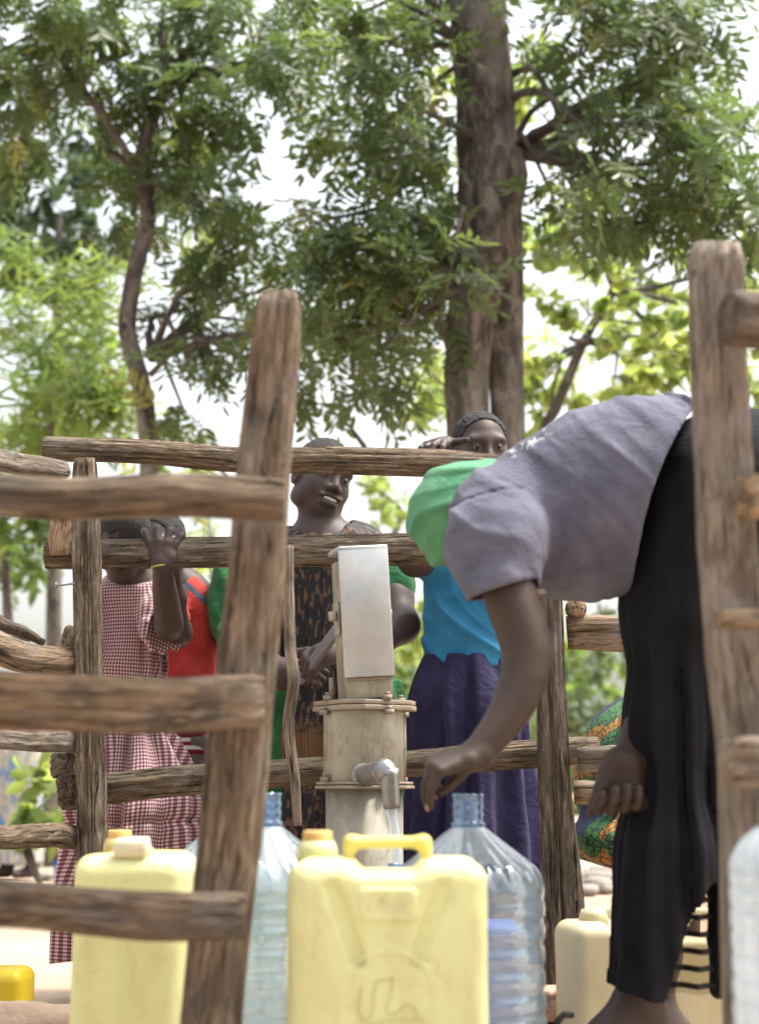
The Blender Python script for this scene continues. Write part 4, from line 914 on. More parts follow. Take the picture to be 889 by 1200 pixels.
# ------------------------------------------------ C: the boy in blue
DC = 4.36; Cc = thing('person', 'child in bright blue t-shirt and navy skirt peering over the top rail', 'person', (W(562, 1150, DC)[0], DC, 0)); m = MP(560, 650, DC)
s = S(); fw = norm((.20, -.97, -.03)); up = norm(np.array([-.02, 0, 1.])-np.dot((-.02, 0, 1), fw)*fw); hM = np.stack([np.cross(fw, up), fw, up], 1)
hc = W(563, 530, DC); k = .97; P_ = head(s, hc, hM, k)
s.chain([hc+hM@np.array([0, -.02, -.05]), W(560, 590, DC), W(560, 625, DC)], [.05, .045, .055], .03)
s.chain([W(522, 630, DC), W(560, 622, DC), W(602, 630, DC)], [21*m, 26*m, 21*m], .04)
s.chain([W(560, 640, DC), W(552, 720, DC), W(548, 800, DC)], [36*m, 33*m, 40*m], .06, fl=(1.1, .8, 1))
for sx in (-1, 1): s.chain([W(550+sx*22, 810, DC), W(556+sx*26, 980, DC), np.array([W(560+sx*28, 1100, DC)[0], DC, .09])], [30*m, 20*m, 13*m], .03); a = np.array([W(560+sx*28, 1100, DC)[0], DC, .04]); s.cap(a, a+np.array([0, -.16, -.01]), .034, .026, .03)
s.chain([W(520, 633, DC), W(495, 655, DC-.06), W(486, 655, DC-.1), W(500, 600, DC-.18), W(519, 524, DC-.2)], [21*m, 18*m, 18*m, 14.5*m, 11*m], .03)
s.chain([W(606, 640, DC), W(622, 700, DC+.04), W(618, 740, DC)], [20*m, 17*m, 14*m], .03)
tC = hand(s, W(521, 520, DC-.185), W(505, 522, 4.08)-W(526, 518, DC-.18)+np.array([0, 0, .01]), (0, -.15, 1), L=.075, Wd=.078, curls=((.35, .75, .5), (.3, .7, .6), (.3, .75, .6), (.35, .8, .6)), thumb=-1, sc=.88, spread=.16, tdir=(.75, -.65, .0), fr=.0092)
V, F = s.mesh(.0036); part('body', V, F, M_skin, Cc); eyes(P_, hM, k, Cc); hairmesh(hc, hM, k, Cc, .040, .003, .0032); nails(tC, Cc, .9)
s = S(); s.chain([W(526, 633, DC), W(560, 628, DC), W(598, 633, DC)], [24*m, 29*m, 24*m], .04); s.chain([W(556, 645, DC), W(550, 710, DC), W(546, 790, DC)], [46*m, 46*m, 54*m], .05, fl=(1.0, .75, 1))
s.chain([W(522, 636, DC), W(503, 655, DC-.05)], [25*m, 24*m], .03); s.chain([W(604, 640, DC), W(620, 690, DC+.03)], [24*m, 22*m], .03)
cx = W(548, 720, DC)[0]
def tsd(P):
    v = P-W(530, 660, DC); return (.0085*fold(v[:, 2]*24+v[:, 0]*19+1.6*vnoise(P*6, 5), .4)-.003)*np.clip(1.1-np.abs(v[:, 2]+.14)*3, .15, 1)+.006*vnoise(P*7, 8)
s.disp = tsd; s.post += [shell(.010), cut(W(546, 781, DC-.1), (.03, 0, -1)), lambda P, d: np.maximum(d, -(np.linalg.norm((P-W(560, 592, DC-.02))*np.array([1, 1, 1.2]), axis=1)-.066))]
V, F = s.mesh(.005, margin=1.3); part('t_shirt', V, F, M_blue, Cc)
s = S(); s.chain([W(546, 770, DC), W(545, 830, DC), W(555, 1000, DC+.02), W(562, 1150, DC+.02)], [48*m, 62*m, 78*m, 88*m], .04, fl=(1, .8, 1)); s.disp = vfold(10, .024, cx, DC, .9, .2, 12, 1.2); s.post += [cut(W(546, 768, DC), (0, 0, 1)), cut(W(560, 1138, DC-.1), (.1, 0, -1))]
V, F = s.mesh(.0065); part('skirt', V, F, M_navy, Cc)

# ------------------------------------------------ D: the girl in gingham
DD = 4.47; G_ = thing('person', 'girl in maroon and white gingham dress leaning on the rail, lime wristband', 'person', (W(160, 1150, DD)[0], DD, 0)); m = MP(160, 750, DD)
s = S(); fw = norm((-.70, .60, -.30)); up = norm(np.array([-.35, .1, 1.])-np.dot((-.35, .1, 1.), fw)*fw); hM = np.stack([np.cross(fw, up), fw, up], 1)
hc = W(144, 634, DD-.12); k = .88; head(s, hc, hM, k)
s.chain([W(148, 650, DD-.07), W(155, 672, DD), W(160, 690, DD)], [.05, .05, .055], .03); s.chain([W(132, 695, DD), W(160, 690, DD), W(188, 698, DD)], [19*m, 25*m, 19*m], .04)
s.chain([W(160, 700, DD), W(153, 790, DD), W(144, 858, DD)], [31*m, 23*m, 22*m], .03, fl=(1, .8, 1))
for sx in (-1, 1): s.chain([W(146+sx*10, 872, DD), W(158+sx*20, 1000, DD), np.array([W(160+sx*22, 1100, DD)[0], DD, .08])], [17*m, 16*m, 11*m], .03); a = np.array([W(160+sx*22, 1100, DD)[0], DD, .04]); s.cap(a, a+np.array([0, -.15, -.01]), .032, .025, .03)
s.soft([W(185, 700, DD), W(196, 724, DD-.14), W(198, 734, DD-.20), W(198, 728, DD-.24), W(193, 690, 4.13), W(190, 660, 4.02)], [18*m, 17*m, 16.5*m, 16.5*m, 13.5*m, 9.6*m], .02)
s.chain([W(134, 700, DD), W(106, 728, DD-.0), W(101, 690, DD-.1)], [15*m, 11*m, 9*m], .03)
tG = hand(s, W(190, 661, 4.015), (0.0, .02, 1), (0, -1, .12), L=.066, Wd=.094, curls=((.25, .75, .6), (.3, .8, .6), (.3, .8, .6), (.25, .75, .6)), thumb=1, sc=.86, spread=.36, rw=.0165, tdir=(-.8, .05, .75), fr=.0108)
V, F = s.mesh(.0038); part('body', V, F, M_skin, G_); hairmesh(hc, hM, k, G_, .03, .0035, .001, mt=M_hair)
a_ = np.linspace(0, 2*np.pi, 33)[:-1]; c = W(190.5, 664, 4.025); V, F, _ = tube([c+np.array([.0275*math.cos(t), .0275*math.sin(t), .003*math.cos(t)]) for t in np.linspace(0, 2*np.pi, 30)], [.0023]*30, 8, .02, up=(0, .1, 1)); part('wristband', V, F, M_brace, G_)
s = S(); s.chain([W(136, 700, DD), W(160, 694, DD), W(184, 702, DD)], [23*m, 30*m, 23*m], .04); s.chain([W(160, 705, DD), W(150, 792, DD)], [42*m, 40*m], .04, fl=(1, .8, 1))
s.chain([W(150, 790, DD), W(143, 858, DD), W(149, 905, DD), W(157, 950, DD), W(154, 1130, DD)], [41*m, 41*m, 56*m, 75*m, 84*m], .03, fl=(1, .8, 1))
s.chain([W(178, 702, DD-.02), W(188, 722, DD-.10), W(192, 738, DD-.14)], [22*m, 24*m, 26*m], .025)
cx = W(160, 800, DD)[0]; vf2 = vfold(9, .024, cx, DD, .95, .3, 21, 1.2)
def gd(P):
    t = np.clip((W(160, 790, DD)[2]-P[:, 2])/.1, 0, 1); q = np.exp(-((P[:, 2]-W(160, 793, DD)[2])/.012)**2)*.004; q2 = np.exp(-((P[:, 2]-W(160, 962, DD)[2])/.010)**2)*.010
    sl = np.clip((W(180, 722, DD)[2]-P[:, 2])/.05, 0, 1)*(P[:, 0] > W(172, 700, DD)[0])*(1-t)
    return vf2(P)*t-q-q2+.004*vnoise(P*12, 5)+sl*.008*np.sin(P[:, 0]*150+P[:, 1]*110)
s.disp = gd; s.ell(W(152, 668, DD-.08), (.075, .09, .04), None, .015, 's')
def guv(V):
    u = uv_cyl(V, cx, DD, 1.); th = u[:, 0].copy(); t = np.clip((W(160, 790, DD)[2]-V[:, 2])/.3, 0, 1); u[:, 0] *= .105+.06*t
    u[:, 0] += t*.007*np.cos(th*9+2.7*vnoise(np.stack([th*1.3, V[:, 2]*1.5, 0*th], 1), 21))+.012*vnoise(V*5, 31); u[:, 1] += .012*vnoise(V*5, 32)-.006*t*np.abs(np.sin(th*4.5))
    r = (V[:, 0]-W(172, 700, DD)[0])*6; k = np.clip(r, 0, 1)*(V[:, 2] > W(160, 775, DD)[2]); a = .7*k; x, z = V[:, 0]-W(185, 720, DD)[0], V[:, 2]-W(185, 720, DD)[2]
    u[:, 0] += -a*z; u[:, 1] += a*x; return u
s.post += [cut(W(160, 1121, DD-.2), (.12, 0, -1)), lambda P, d: np.maximum(d, -(np.linalg.norm((P-W(199, 742, DD-.19))*np.array([1., .8, .8]), axis=1)-.062))]
V, F = s.mesh(.0052); part('gingham_dress', V, F, M_ging, G_, attrs={'uvw': guv(V)})

# ------------------------------------------------ E: the child in red
DE = 4.75; E = thing('person', 'child in a red polo shirt with striped hem, standing behind the gingham dress', 'person', (W(215, 1140, DE)[0], DE, 0)); m = MP(215, 750, DE)
s = S(); fw = norm((-.3, -.9, -.2)); up = norm(np.array([0, 0, 1.])-np.dot((0, 0, 1.), fw)*fw); hM = np.stack([np.cross(fw, up), fw, up], 1); hc = W(186, 640, DE-.1); head(s, hc, hM, .92)
s.chain([W(190, 660, DE-.05), W(205, 690, DE)], [.05, .05], .03); s.chain([W(188, 700, DE), W(212, 695, DE), W(232, 702, DE)], [18*m, 22*m, 18*m], .04); s.chain([W(214, 700, DE), W(214, 860, DE), W(214, 900, DE)], [28*m, 28*m, 32*m], .05, fl=(1, .8, 1))
for sx in (-1, 1): s.chain([W(214+sx*16, 890, DE), W(214+sx*17, 1000, DE), np.array([W(214+sx*17, 1100, DE)[0], DE, .06])], [20*m, 15*m, 11*m], .03); a = np.array([W(214+sx*17, 1100, DE)[0], DE, .035]); s.cap(a, a+np.array([0, -.15, -.01]), .03, .025, .03)
s.chain([W(198, 705, DE-.02), W(208, 742, 4.42), W(207, 735, 4.38)], [16*m, 14*m, 13*m], .03); s.chain([W(209, 740, 4.36), W(203, 700, 4.24), W(200, 668, 4.16)], [14*m, 12*m, 10*m], .03)
hand(s, W(200, 664, 4.155), (0, 0, 1), (0, 1, .1), L=.06, Wd=.06, curls=((.7, .9, .5),)*4, sc=.8)
s.chain([W(238, 708, DE), W(244, 770, DE+.05), W(240, 830, DE)], [15*m, 13*m, 11*m], .03)
V, F = s.mesh(.005); part('body', V, F, M_skin, E); hairmesh(hc, hM, .92, E, .03, .004, .003)
s = S(); s.chain([W(190, 705, DE), W(212, 700, DE), W(230, 706, DE)], [21*m, 25*m, 21*m], .04); s.chain([W(212, 710, DE), W(214, 800, DE), W(214, 892, DE)], [36*m, 38*m, 40*m], .04, fl=(1, .8, 1)); s.chain([W(232, 708, DE), W(240, 755, DE+.02)], [20*m, 18*m], .03); s.chain([W(198, 705, DE), W(204, 725, DE-.15)], [19*m, 17*m], .03)
s.disp = lambda P: .006*np.sin(P[:, 0]*50+P[:, 2]*14+2.5*vnoise(P*4, 6))+.005*vnoise(P*8, 2); zr = W(214, 884, DE-.1)[2]
s.post.append(cut((0, 0, zr), (0, 0, -1))); V, F = s.mesh(.0055)
fz = V[F].mean(1)[:, 2]; me = mesh_np('polo_shirt', V-org(E), F)
for m_ in (M_red, M_maroon, M_white, M_dkgrey): me.materials.append(m_)
mi = np.zeros(len(F), int); zz = lambda py: W(214, py, DE-.1)[2]
mi[fz < zz(850)] = 1; mi[(fz < zz(863)) & (fz > zz(868))] = 2; mi[(fz < zz(873)) & (fz > zz(878))] = 2
fx = V[F].mean(1)[:, 0]; xx, yy = pxpy(V[F].mean(1)); sh = (np.abs(yy-(688+.9*(xx-222))) < 5) & (xx > 212) & (yy < 730); mi[sh] = 3
me.polygons.foreach_set('material_index', mi.astype(np.int32)); o = bpy.data.objects.new('polo_shirt', me); C.objects.link(o); o.parent = E
s = S(); 
for sx in (-1, 1): s.chain([W(214+sx*14, 870, DE), W(214+sx*17, 1000, DE), np.array([W(214+sx*18, 1100, DE)[0], DE, .12])], [27*m, 23*m, 19*m], .02)
s.disp = lambda P: .006*vnoise(P*10, 4); s.post.append(cut((0, 0, .1), (0, 0, -1))); V, F = s.mesh(.0065); part('trousers', V, F, M_trous, E)

# ------------------------------------------------ F: the crouching person in wax print
DF = 4.75; Fp = thing('person', 'crouching person in navy, orange and green print behind the right rails', 'person', (W(770, 1090, DF)[0], DF, 0)); m = MP(740, 900, DF)
s = S(); s.chain([W(755, 915, DF), W(790, 850, DF), W(815, 790, DF)], [48*m, 42*m, 34*m], .05); s.ell(W(818, 745, DF), (.075, .09, .11), None, .03); s.cap(W(815, 790, DF), W(818, 760, DF), .05, .045, .03)
s.chain([W(815, 800, DF), W(822, 870, DF-.15), W(818, 930, DF-.3)], [18*m, 15*m, 12*m], .03)
for sx, dz in ((0, -.1), (1, .1)): s.chain([W(765, 930, DF+dz), W(795, 960, DF+dz-.25), np.array([W(785, 1080, DF)[0], DF+dz-.12, .07])], [34*m, 24*m, 15*m], .03); a = np.array([W(785, 1080, DF)[0], DF+dz-.12, .045]); s.cap(a, a+np.array([.05, -.15, -.01]), .034, .026, .03)
V, F = s.mesh(.0065); part('body', V, F, M_skin, Fp)
s = S(); s.ell(W(757, 912, DF), (84*m, .22, 96*m)); s.chain([W(755, 900, DF), W(800, 960, DF-.1)], [60*m, 50*m], .05); s.chain([W(770, 880, DF), W(812, 800, DF)], [56*m, 42*m], .05); s.ell(W(722, 985, DF-.1), (48*m, .16, 32*m), None, .04)
cx = W(757, 900, DF)[0]; s.disp = vfold(8, .014, cx, DF, 1.0, .1, 31); s.post.append(cut(W(705, 1015, DF-.15), (-.30, 0, -1)))
V, F = s.mesh(.0065); part('print_dress', V, F, M_ank, Fp, attrs={'uvw': uv_cyl(V, cx, DF, .2)})

# ------------------------------------------------ G: the far person at the left
DG = 10.4; Gp = thing('person', 'blurred person in white top and blue wrap standing far off at the left edge', 'person', (W(19, 1024, DG)[0], DG, 0)); m = MP(8, 880, DG)
s = S(); fw = norm((-.6, -.8, 0)); hM = np.stack([np.cross(fw, (0, 0, 1)), fw, (0, 0, 1)], 1); hc = W(19, 752, DG); head(s, hc, hM, .95)
s.chain([W(19, 765, DG), W(19, 785, DG)], [.05, .05], .03); s.chain([W(-1, 795, DG), W(19, 790, DG), W(37, 795, DG)], [.05, .07, .05], .04); s.chain([W(19, 800, DG), W(19, 880, DG)], [.13, .14], .05, fl=(1, .8, 1))
s.chain([W(39, 796, DG), W(51, 820, DG-.05), W(33, 850, DG-.15)], [.045, .04, .032], .03); s.chain([W(-3, 796, DG), W(-13, 840, DG)], [.045, .035], .03)
for sx in (-9, 20): a = np.array([W(19+sx, 1000, DG)[0], DG, .04]); s.chain([W(19+sx*.6, 890, DG), a+np.array([0, 0, .05])], [.08, .045], .03); s.cap(a, a+np.array([-.08, -.12, -.01]), .036, .026, .03)
V, F = s.mesh(.009); part('body', V, F, M_skin, Gp); hairmesh(hc, hM, .95, Gp, .03, .008, .003)
s = S(); s.chain([W(1, 797, DG), W(19, 794, DG), W(35, 797, DG)], [.065, .085, .065], .04); s.chain([W(19, 800, DG), W(19, 880, DG)], [.16, .17], .05, fl=(1, .8, 1)); s.disp = lambda P: .01*vnoise(P*9, 2); V, F = s.mesh(.01); part('white_top', V, F, M_white, Gp)
s = S(); s.chain([W(19, 870, DG), W(19, 1014, DG)], [.17, .165], .05, fl=(1, .8, 1)); s.disp = vfold(7, .014, W(19, 900, DG)[0], DG, 1., .1, 3); s.post.append(cut(W(19, 1012, DG), (0, 0, -1))); V, F = s.mesh(.01); part('wrap', V, F, M_bwrap, Gp)

# ================================================================== trees
def leaflet(a, d, sd, L, Wd, fold=.25):
    up = np.cross(sd, d); m1 = a+d*L*.35; m2 = a+d*L*.72; t = a+d*L-up*L*.08
    w1, w2 = Wd/2, Wd*.38
    return [a, m1+sd*w1+up*w1*fold, m2+sd*w2+up*w2*fold, t, m2-sd*w2+up*w2*fold, m1-sd*w1+up*w1*fold], [(0, 3, 2, 1), (0, 5, 4, 3)]
def compound(pairs=5, L=.30, ll=.10, lw=.032, seed=0):
    r = np.random.default_rng(seed); V = []; F = []; T = []
    def rach(t): return np.array([L*t, 0, -.28*L*t*t])
    items = []
    for k in range(pairs):
        t = .22+.7*k/pairs
        for sgn in (-1, 1):
            a = rach(t+r.normal()*.015); d = norm([.55+r.normal()*.1, sgn*.8, -.25+r.normal()*.15]); items.append((a, d, ll*(.85+.3*r.random())*(1-.25*abs(t-.6))))
    items.append((rach(.95), norm([1, r.normal()*.1, -.5]), ll))
    for a, d, l in items:
        sd = norm(np.cross([0, 0, 1], d)+r.normal(size=3)*.15); v, f = leaflet(a, d, sd, l, lw*l/ll); o = len(V); V += v; F += [tuple(i+o for i in q) for q in f]
    for i in range(3):
        a, b = rach(i/3), rach((i+1)/3); o = len(V); V += [a+[0, .0018, 0], a-[0, .0018, 0], b-[0, .0018, 0], b+[0, .0018, 0]]; F.append((o, o+1, o+2, o+3))
    return np.array(V), np.array(F)
def simple(n=3, L=.16, Wd=.06, seed=0):
    r = np.random.default_rng(seed); V = []; F = []
    for k in range(n):
        a = r.normal(size=3)*.03; d = norm([1, (k-(n-1)/2)*.9+r.normal()*.2, r.normal()*.3-.3]); sd = norm(np.cross([0, 0, 1], d)+r.normal(size=3)*.3)
        v, f = leaflet(a, d, sd, L*(.8+.4*r.random()), Wd); o = len(V); V += v; F += [tuple(i+o for i in q) for q in f]
    return np.array(V), np.array(F)
TEMP = {'comp': [compound(seed=s) for s in range(4)], 'compbig': [compound(4, .34, .13, .045, seed=s+10) for s in range(3)],
        'simple': [simple(3, seed=s+20) for s in range(4)], 'broad': [simple(2, .30, .20, seed=s+30) for s in range(4)],
        'narrow': [simple(5, .17, .022, seed=s+40) for s in range(4)], 'far': [simple(2, .34, .16, seed=s+50) for s in range(3)]}
def place_leaves(tips, outs, kind, per, size, seed, droop=.45, spread=1.0, tone=0.):
    r = np.random.default_rng(seed); n = len(tips)*per; tp = np.repeat(tips, per, 0); ou = np.repeat(outs, per, 0)
    d = ou*.55+r.normal(size=(n, 3))*spread*np.array([.75, .75, .5]); d[:, 2] -= droop; d /= np.linalg.norm(d, axis=1)[:, None]
    up = np.array([0, 0, 1.])+r.normal(size=(n, 3))*.45; y = np.cross(up, d); y /= np.linalg.norm(y, axis=1)[:, None]+1e-9; z = np.cross(d, y)
    pos = tp+r.normal(size=(n, 3))*.07*size; sc = size*(.7+.6*r.random(n)); tn = np.clip(.42+tone+r.normal(size=n)*.22+np.repeat(r.normal(size=len(tips))*.14, per), 0, 1)
    return pos, np.stack([d, y, z], 2)*sc[:, None, None], tn, r.integers(0, len(TEMP[kind]), n)
def leaf_parts(name, root, mt, kind, data, singles=0):
    pos, M, tn, ti = data; Vs = []; Fs = []; Ts = []; off = 0
    if singles:
        q = pos-np.array([0, 0, HC]); dep = q[:, 1]*cp+q[:, 2]*sp; xx = 444.5+FPX*q[:, 0]/dep; yy = 600-FPX*(-q[:, 1]*sp+q[:, 2]*cp)/dep
        vis = np.where((xx > -10) & (xx < 899) & (yy > -10) & (yy < 700))[0]; ordr = vis[np.argsort(dep[vis])][:singles]
        base = []
        for V, F in TEMP[kind]:
            row = []
            for tv in (.3, .5, .8):
                me = mesh_np('leaf', V, F, True, {'tone': np.full(len(V), tv)}); me.materials.append(mt); row.append(me)
            base.append(row)
        rt = org(root)
        for i in ordr:
            o = bpy.data.objects.new('leaf', base[ti[i]][0 if tn[i] < .4 else 1 if tn[i] < .68 else 2]); C.objects.link(o); o.parent = root
            m = np.eye(4); m[:3, :3] = M[i]; m[:3, 3] = pos[i]-rt; o.matrix_local = Matrix(m)
        keep = np.ones(len(pos), bool); keep[ordr] = False; pos, M, tn, ti = pos[keep], M[keep], tn[keep], ti[keep]
    for k, (V, F) in enumerate(TEMP[kind]):
        m = ti == k; n = m.sum()
        if not n: continue
        v = np.einsum('nij,vj->nvi', M[m], V)+pos[m][:, None]; nv = len(V)
        Vs.append(v.reshape(-1, 3)); Fs.append((F[None]+(np.arange(n)*nv)[:, None, None]+off).reshape(-1, 4)); Ts.append(np.repeat(tn[m], nv)); off += n*nv
    o = part(name, np.vstack(Vs), np.vstack(Fs), mt, root, False, {'tone': np.concatenate(Ts)}); o['kind'] = 'stuff'; return o
def clusters(cl, D, dj, seed, dens=1.0, gap=.30):
    r = np.random.default_rng(seed); tips = []; outs = []; cen = []
    for c in cl:
        px, py, rx, ry = c[:4]; k = c[4] if len(c) > 4 else 1.; DD = D+r.uniform(-dj, dj)*.6; p = W(px, py, DD); m = MP(px, py, DD); A = np.array([rx*m, max(rx, ry)*m*.9+.2, ry*m]); cen.append(p)
        n = int(dens*k*rx*ry*m*m/gap**2*4.2)+3
        u = r.normal(size=(n, 3)); u /= np.linalg.norm(u, axis=1)[:, None]; rad = r.random(n)**.42
        q = p+u*rad[:, None]*A*(1+.25*vnoise(u*2.2+seed, seed))[:, None]
        tips.append(q); outs.append(u*.7+np.array([0, 0, .1]))
    return np.vstack(tips), np.vstack(outs), cen
def twigs(name, root, cen_of, tips, mt, seed, r0=.010, frac=.5):
    """limb tubes from a limb point to each cluster, and thin twigs out to some of the leaf tips"""
    r = np.random.default_rng(seed); L = []
    sel = np.where(r.random(len(tips)) < frac)[0]
    for i in sel:
        t = tips[i]; k = np.argmin([np.linalg.norm(c-t) for c in cen_of]); c = cen_of[k]
        mid = (c+t)/2+r.normal(size=3)*.06; L.append(tube([c, mid, t], [r0*.7, r0*.45, r0*.2], 4, .25, caps=False)[:2])
    V, F = join(L); o = part(name, V, F, mt, root, attrs={'rest': V*.3}); o['kind'] = 'stuff'
def limb(name, pts, rpx, root, seed, mt=M_bark, n=20, step=.09, rough=1., sq=(1, 1)):
    P = [W(*p) for p in pts]; rr = [r*MP(*p) for r, p in zip(rpx, pts)]
    def rf(th, s, r): return 1+rough*(.12*vnoise(np.stack([np.cos(th)*1.5, np.sin(th)*1.5, s*1.8], 1), seed)+.05*vnoise(np.stack([np.cos(th)*5, np.sin(th)*5, s*6], 1), seed+3))
    V, F, rest = tube(P, rr, n, step, rf=rf, sq=sq); return part(name, V, F, mt, root, attrs={'rest': rest+seed})
def tree(name, label, base, D, cl, kind, mt, dj, seed, per=6, size=1., dens=1., gap=.3, singles=0, group=None, tw=True, droop=.45, twf=.4, tone=0., hub=None):
    b = W(base, 900, D); root = thing(name, label, 'tree', (b[0], D, 0), group)
    tips, outs, cen = clusters(cl, D, dj, seed, dens, gap)
    leaf_parts('crown', root, mt, kind, place_leaves(tips, outs, kind, per, size, seed, droop, tone=tone), singles)
    if tw:
        twigs('twigs', root, cen, tips, M_bark, seed, frac=twf)
        if hub is not None:
            L = []; r = np.random.default_rng(seed)
            hp = [W(*h) for h in hub]
            for c in cen:
                h = hp[int(np.argmin([np.linalg.norm(c-h_) for h_ in hp]))]; mid = (c+h)/2+np.array([0, 0, .12])+r.normal(size=3)*.1
                V, F, rr_ = tube([h, mid, c], [.028, .016, .007], 6, .15); part('limb', V, F, M_bark, root, attrs={'rest': rr_})
    return root
# big double-trunked tree
T1 = tree('broad_shade_tree', 'tall shade tree with a thick double trunk right behind the boy in blue', 575, 8.2,
    [(395, 90, 62, 85), (455, 50, 60, 60), (440, 150, 38, 50), (395, 30, 70, 40), (470, 120, 42, 60), (480, 170, 30, 30, .6), (500, 15, 40, 28),
     (430, 265, 70, 38), (400, 300, 80, 50), (470, 295, 80, 55), (512, 300, 40, 45), (420, 350, 70, 45), (475, 360, 55, 45), (522, 345, 36, 35), (400, 395, 45, 30, .6), (445, 405, 42, 28, .7), (365, 262, 45, 22), (500, 250, 40, 22), (435, 425, 20, 18, .5),
     (655, 15, 60, 36), (720, 45, 75, 60), (790, 80, 80, 70), (760, 140, 80, 50), (850, 130, 60, 70), (690, 90, 42, 35, .8), (820, 190, 80, 50), (870, 215, 50, 60), (700, 215, 60, 26, .8), (745, 225, 60, 35), (800, 245, 60, 28, .8), (650, 235, 30, 20, .6), (870, 270, 35, 30), (720, 260, 22, 18, .5), (800, 30, 60, 40), (560, -10, 60, 25), (620, -30, 90, 30), (350, -20, 90, 30), (760, -40, 140, 40)],
    'comp', M_leaf, .9, 101, per=8, size=.82, dens=1.3, gap=.30, tone=.09, singles=150, hub=[(560, 60, 8.2), (560, -30, 8.2), (600, -10, 8.2), (545, 330, 8.2), (600, 180, 8.2)])
limb('trunk', [(562, 1058, 8.2), (553, 800, 8.2), (548, 520, 8.2), (550, 400, 8.2), (572, 280, 8.2), (570, 150, 8.2), (562, 50, 8.2), (556, -60, 8.2)], [36, 31, 26, 26, 34, 34, 33, 30], T1, 5, n=36, step=.05)
limb('trunk', [(598, 1058, 8.15), (597, 800, 8.2), (594, 520, 8.25), (592, 400, 8.25), (592, 300, 8.25), (588, 200, 8.3), (578, 90, 8.3), (580, -60, 8.3)], [24, 22, 20, 21, 22, 22, 16, 12], T1, 8, n=32, step=.05)
limb('limb', [(600, 250, 8.2), (606, 205, 8.15), (602, 178, 8.15), (598, 170, 8.15)], [10, 13, 12, 6], T1, 9)
limb('limb', [(592, 118, 8.2), (612, 108, 8.1), (640, 108, 8.0), (670, 140, 7.9), (705, 162, 7.9)], [7, 5, 4.5, 3.5, 2], T1, 12, n=10)
limb('limb', [(595, 88, 8.2), (620, 78, 8.1), (650, 125, 8.0), (662, 200, 8.0)], [5, 4, 3, 1.6], T1, 13, n=10)
limb('limb', [(530, 420, 8.2), (520, 390, 8.1), (512, 350, 8.1)], [5, 4, 3], T1, 14, n=10)
# slender tree, left
T2 = tree('slender_tree', 'slender winding tree behind the gingham dress, dark feathery leaves', 172, 8.8,
    [(50, 40, 90, 62), (140, 30, 80, 50), (225, 45, 70, 55), (300, 25, 60, 45), (90, 95, 75, 42), (180, 100, 60, 45), (250, 110, 62, 48), (215, 165, 42, 38, .8), (310, 90, 38, 32, .6), (30, 110, 45, 40), (25, 165, 45, 40, .9), (160, 235, 32, 38, .8), (205, 230, 26, 28, .5), (165, 195, 36, 30), (345, 55, 25, 25, .4),
     (260, 235, 50, 25, .8), (300, 270, 62, 40), (265, 310, 60, 45), (335, 330, 62, 45), (230, 360, 42, 40, .8), (285, 375, 50, 32, .6), (222, 425, 34, 36, .5), (335, 395, 30, 36, .45), (215, 480, 22, 24, .45), (345, 445, 16, 25, .35), (0, 60, 60, 60), (150, -20, 150, 30)],
    'comp', M_leaf, .8, 102, per=8, size=.82, dens=1.3, gap=.30, tone=.06, singles=150, hub=[(190, 90, 8.8), (165, 200, 8.8), (178, 420, 8.8), (150, 60, 8.8)])
limb('trunk', [(178, 1050, 8.8), (176, 700, 8.8), (174, 520, 8.8), (163, 440, 8.8), (149, 388, 8.8), (158, 320, 8.8), (175, 250, 8.8), (166, 190, 8.8), (178, 140, 8.8), (196, 95, 8.8), (188, 30, 8.8)], [15, 13, 11, 11, 10, 9.5, 9.5, 9, 8, 6, 4], T2, 15, n=20)
limb('limb', [(149, 392, 8.8), (143, 380, 8.75)], [9, 5], T2, 16); limb('limb', [(165, 205, 8.8), (130, 150, 8.7), (95, 100, 8.6), (72, 66, 8.6)], [5, 4.5, 4, 2.5], T2, 17, n=12)
limb('limb', [(176, 440, 8.8), (200, 415, 8.8), (215, 390, 8.8)], [4, 3, 2], T2, 18, n=10)
# right sapling with broad lime leaves
T3 = tree('broadleaf_sapling', 'leaning young tree with wide lime-green leaves behind the bent back', 640, 11.,
    [(650, 300, 45, 60, .7), (690, 370, 70, 60, .8), (760, 330, 70, 50, .8), (720, 440, 90, 50), (650, 430, 40, 50, .8), (800, 420, 80, 60), (870, 380, 50, 60, .7), (640, 180, 30, 60, .6), (760, 270, 60, 24, .6), (690, 260, 30, 40, .5), (620, 120, 25, 50, .5), (850, 310, 50, 40, .6), (640, 500, 50, 25, .8), (880, 480, 40, 60, .8)],
    'broad', M_leaf_lime, 1.2, 103, per=7, size=.42, dens=1.5, gap=.30, hub=[(720, 340, 11.), (690, 400, 11.)])
limb('trunk', [(600, 1030, 11.), (615, 700, 11.), (634, 520, 11.), (650, 480, 11.), (684, 400, 11.), (715, 345, 11.)], [9, 8, 7, 6.5, 6, 5], T3, 21, n=12)
limb('limb', [(715, 345, 11.), (760, 338, 10.9), (812, 325, 10.8)], [4.5, 3.8, 3], T3, 22, n=8); limb('limb', [(715, 345, 11.), (725, 310, 11.), (700, 290, 11.), (685, 262, 11.)], [4, 3.5, 3, 2], T3, 23, n=8)
limb('limb', [(700, 372, 11.), (740, 378, 11.), (800, 380, 11.)], [3, 2.5, 1.5], T3, 24, n=8); limb('limb', [(722, 330, 11.), (730, 300, 11.)], [3, 1.5], T3, 25, n=8)
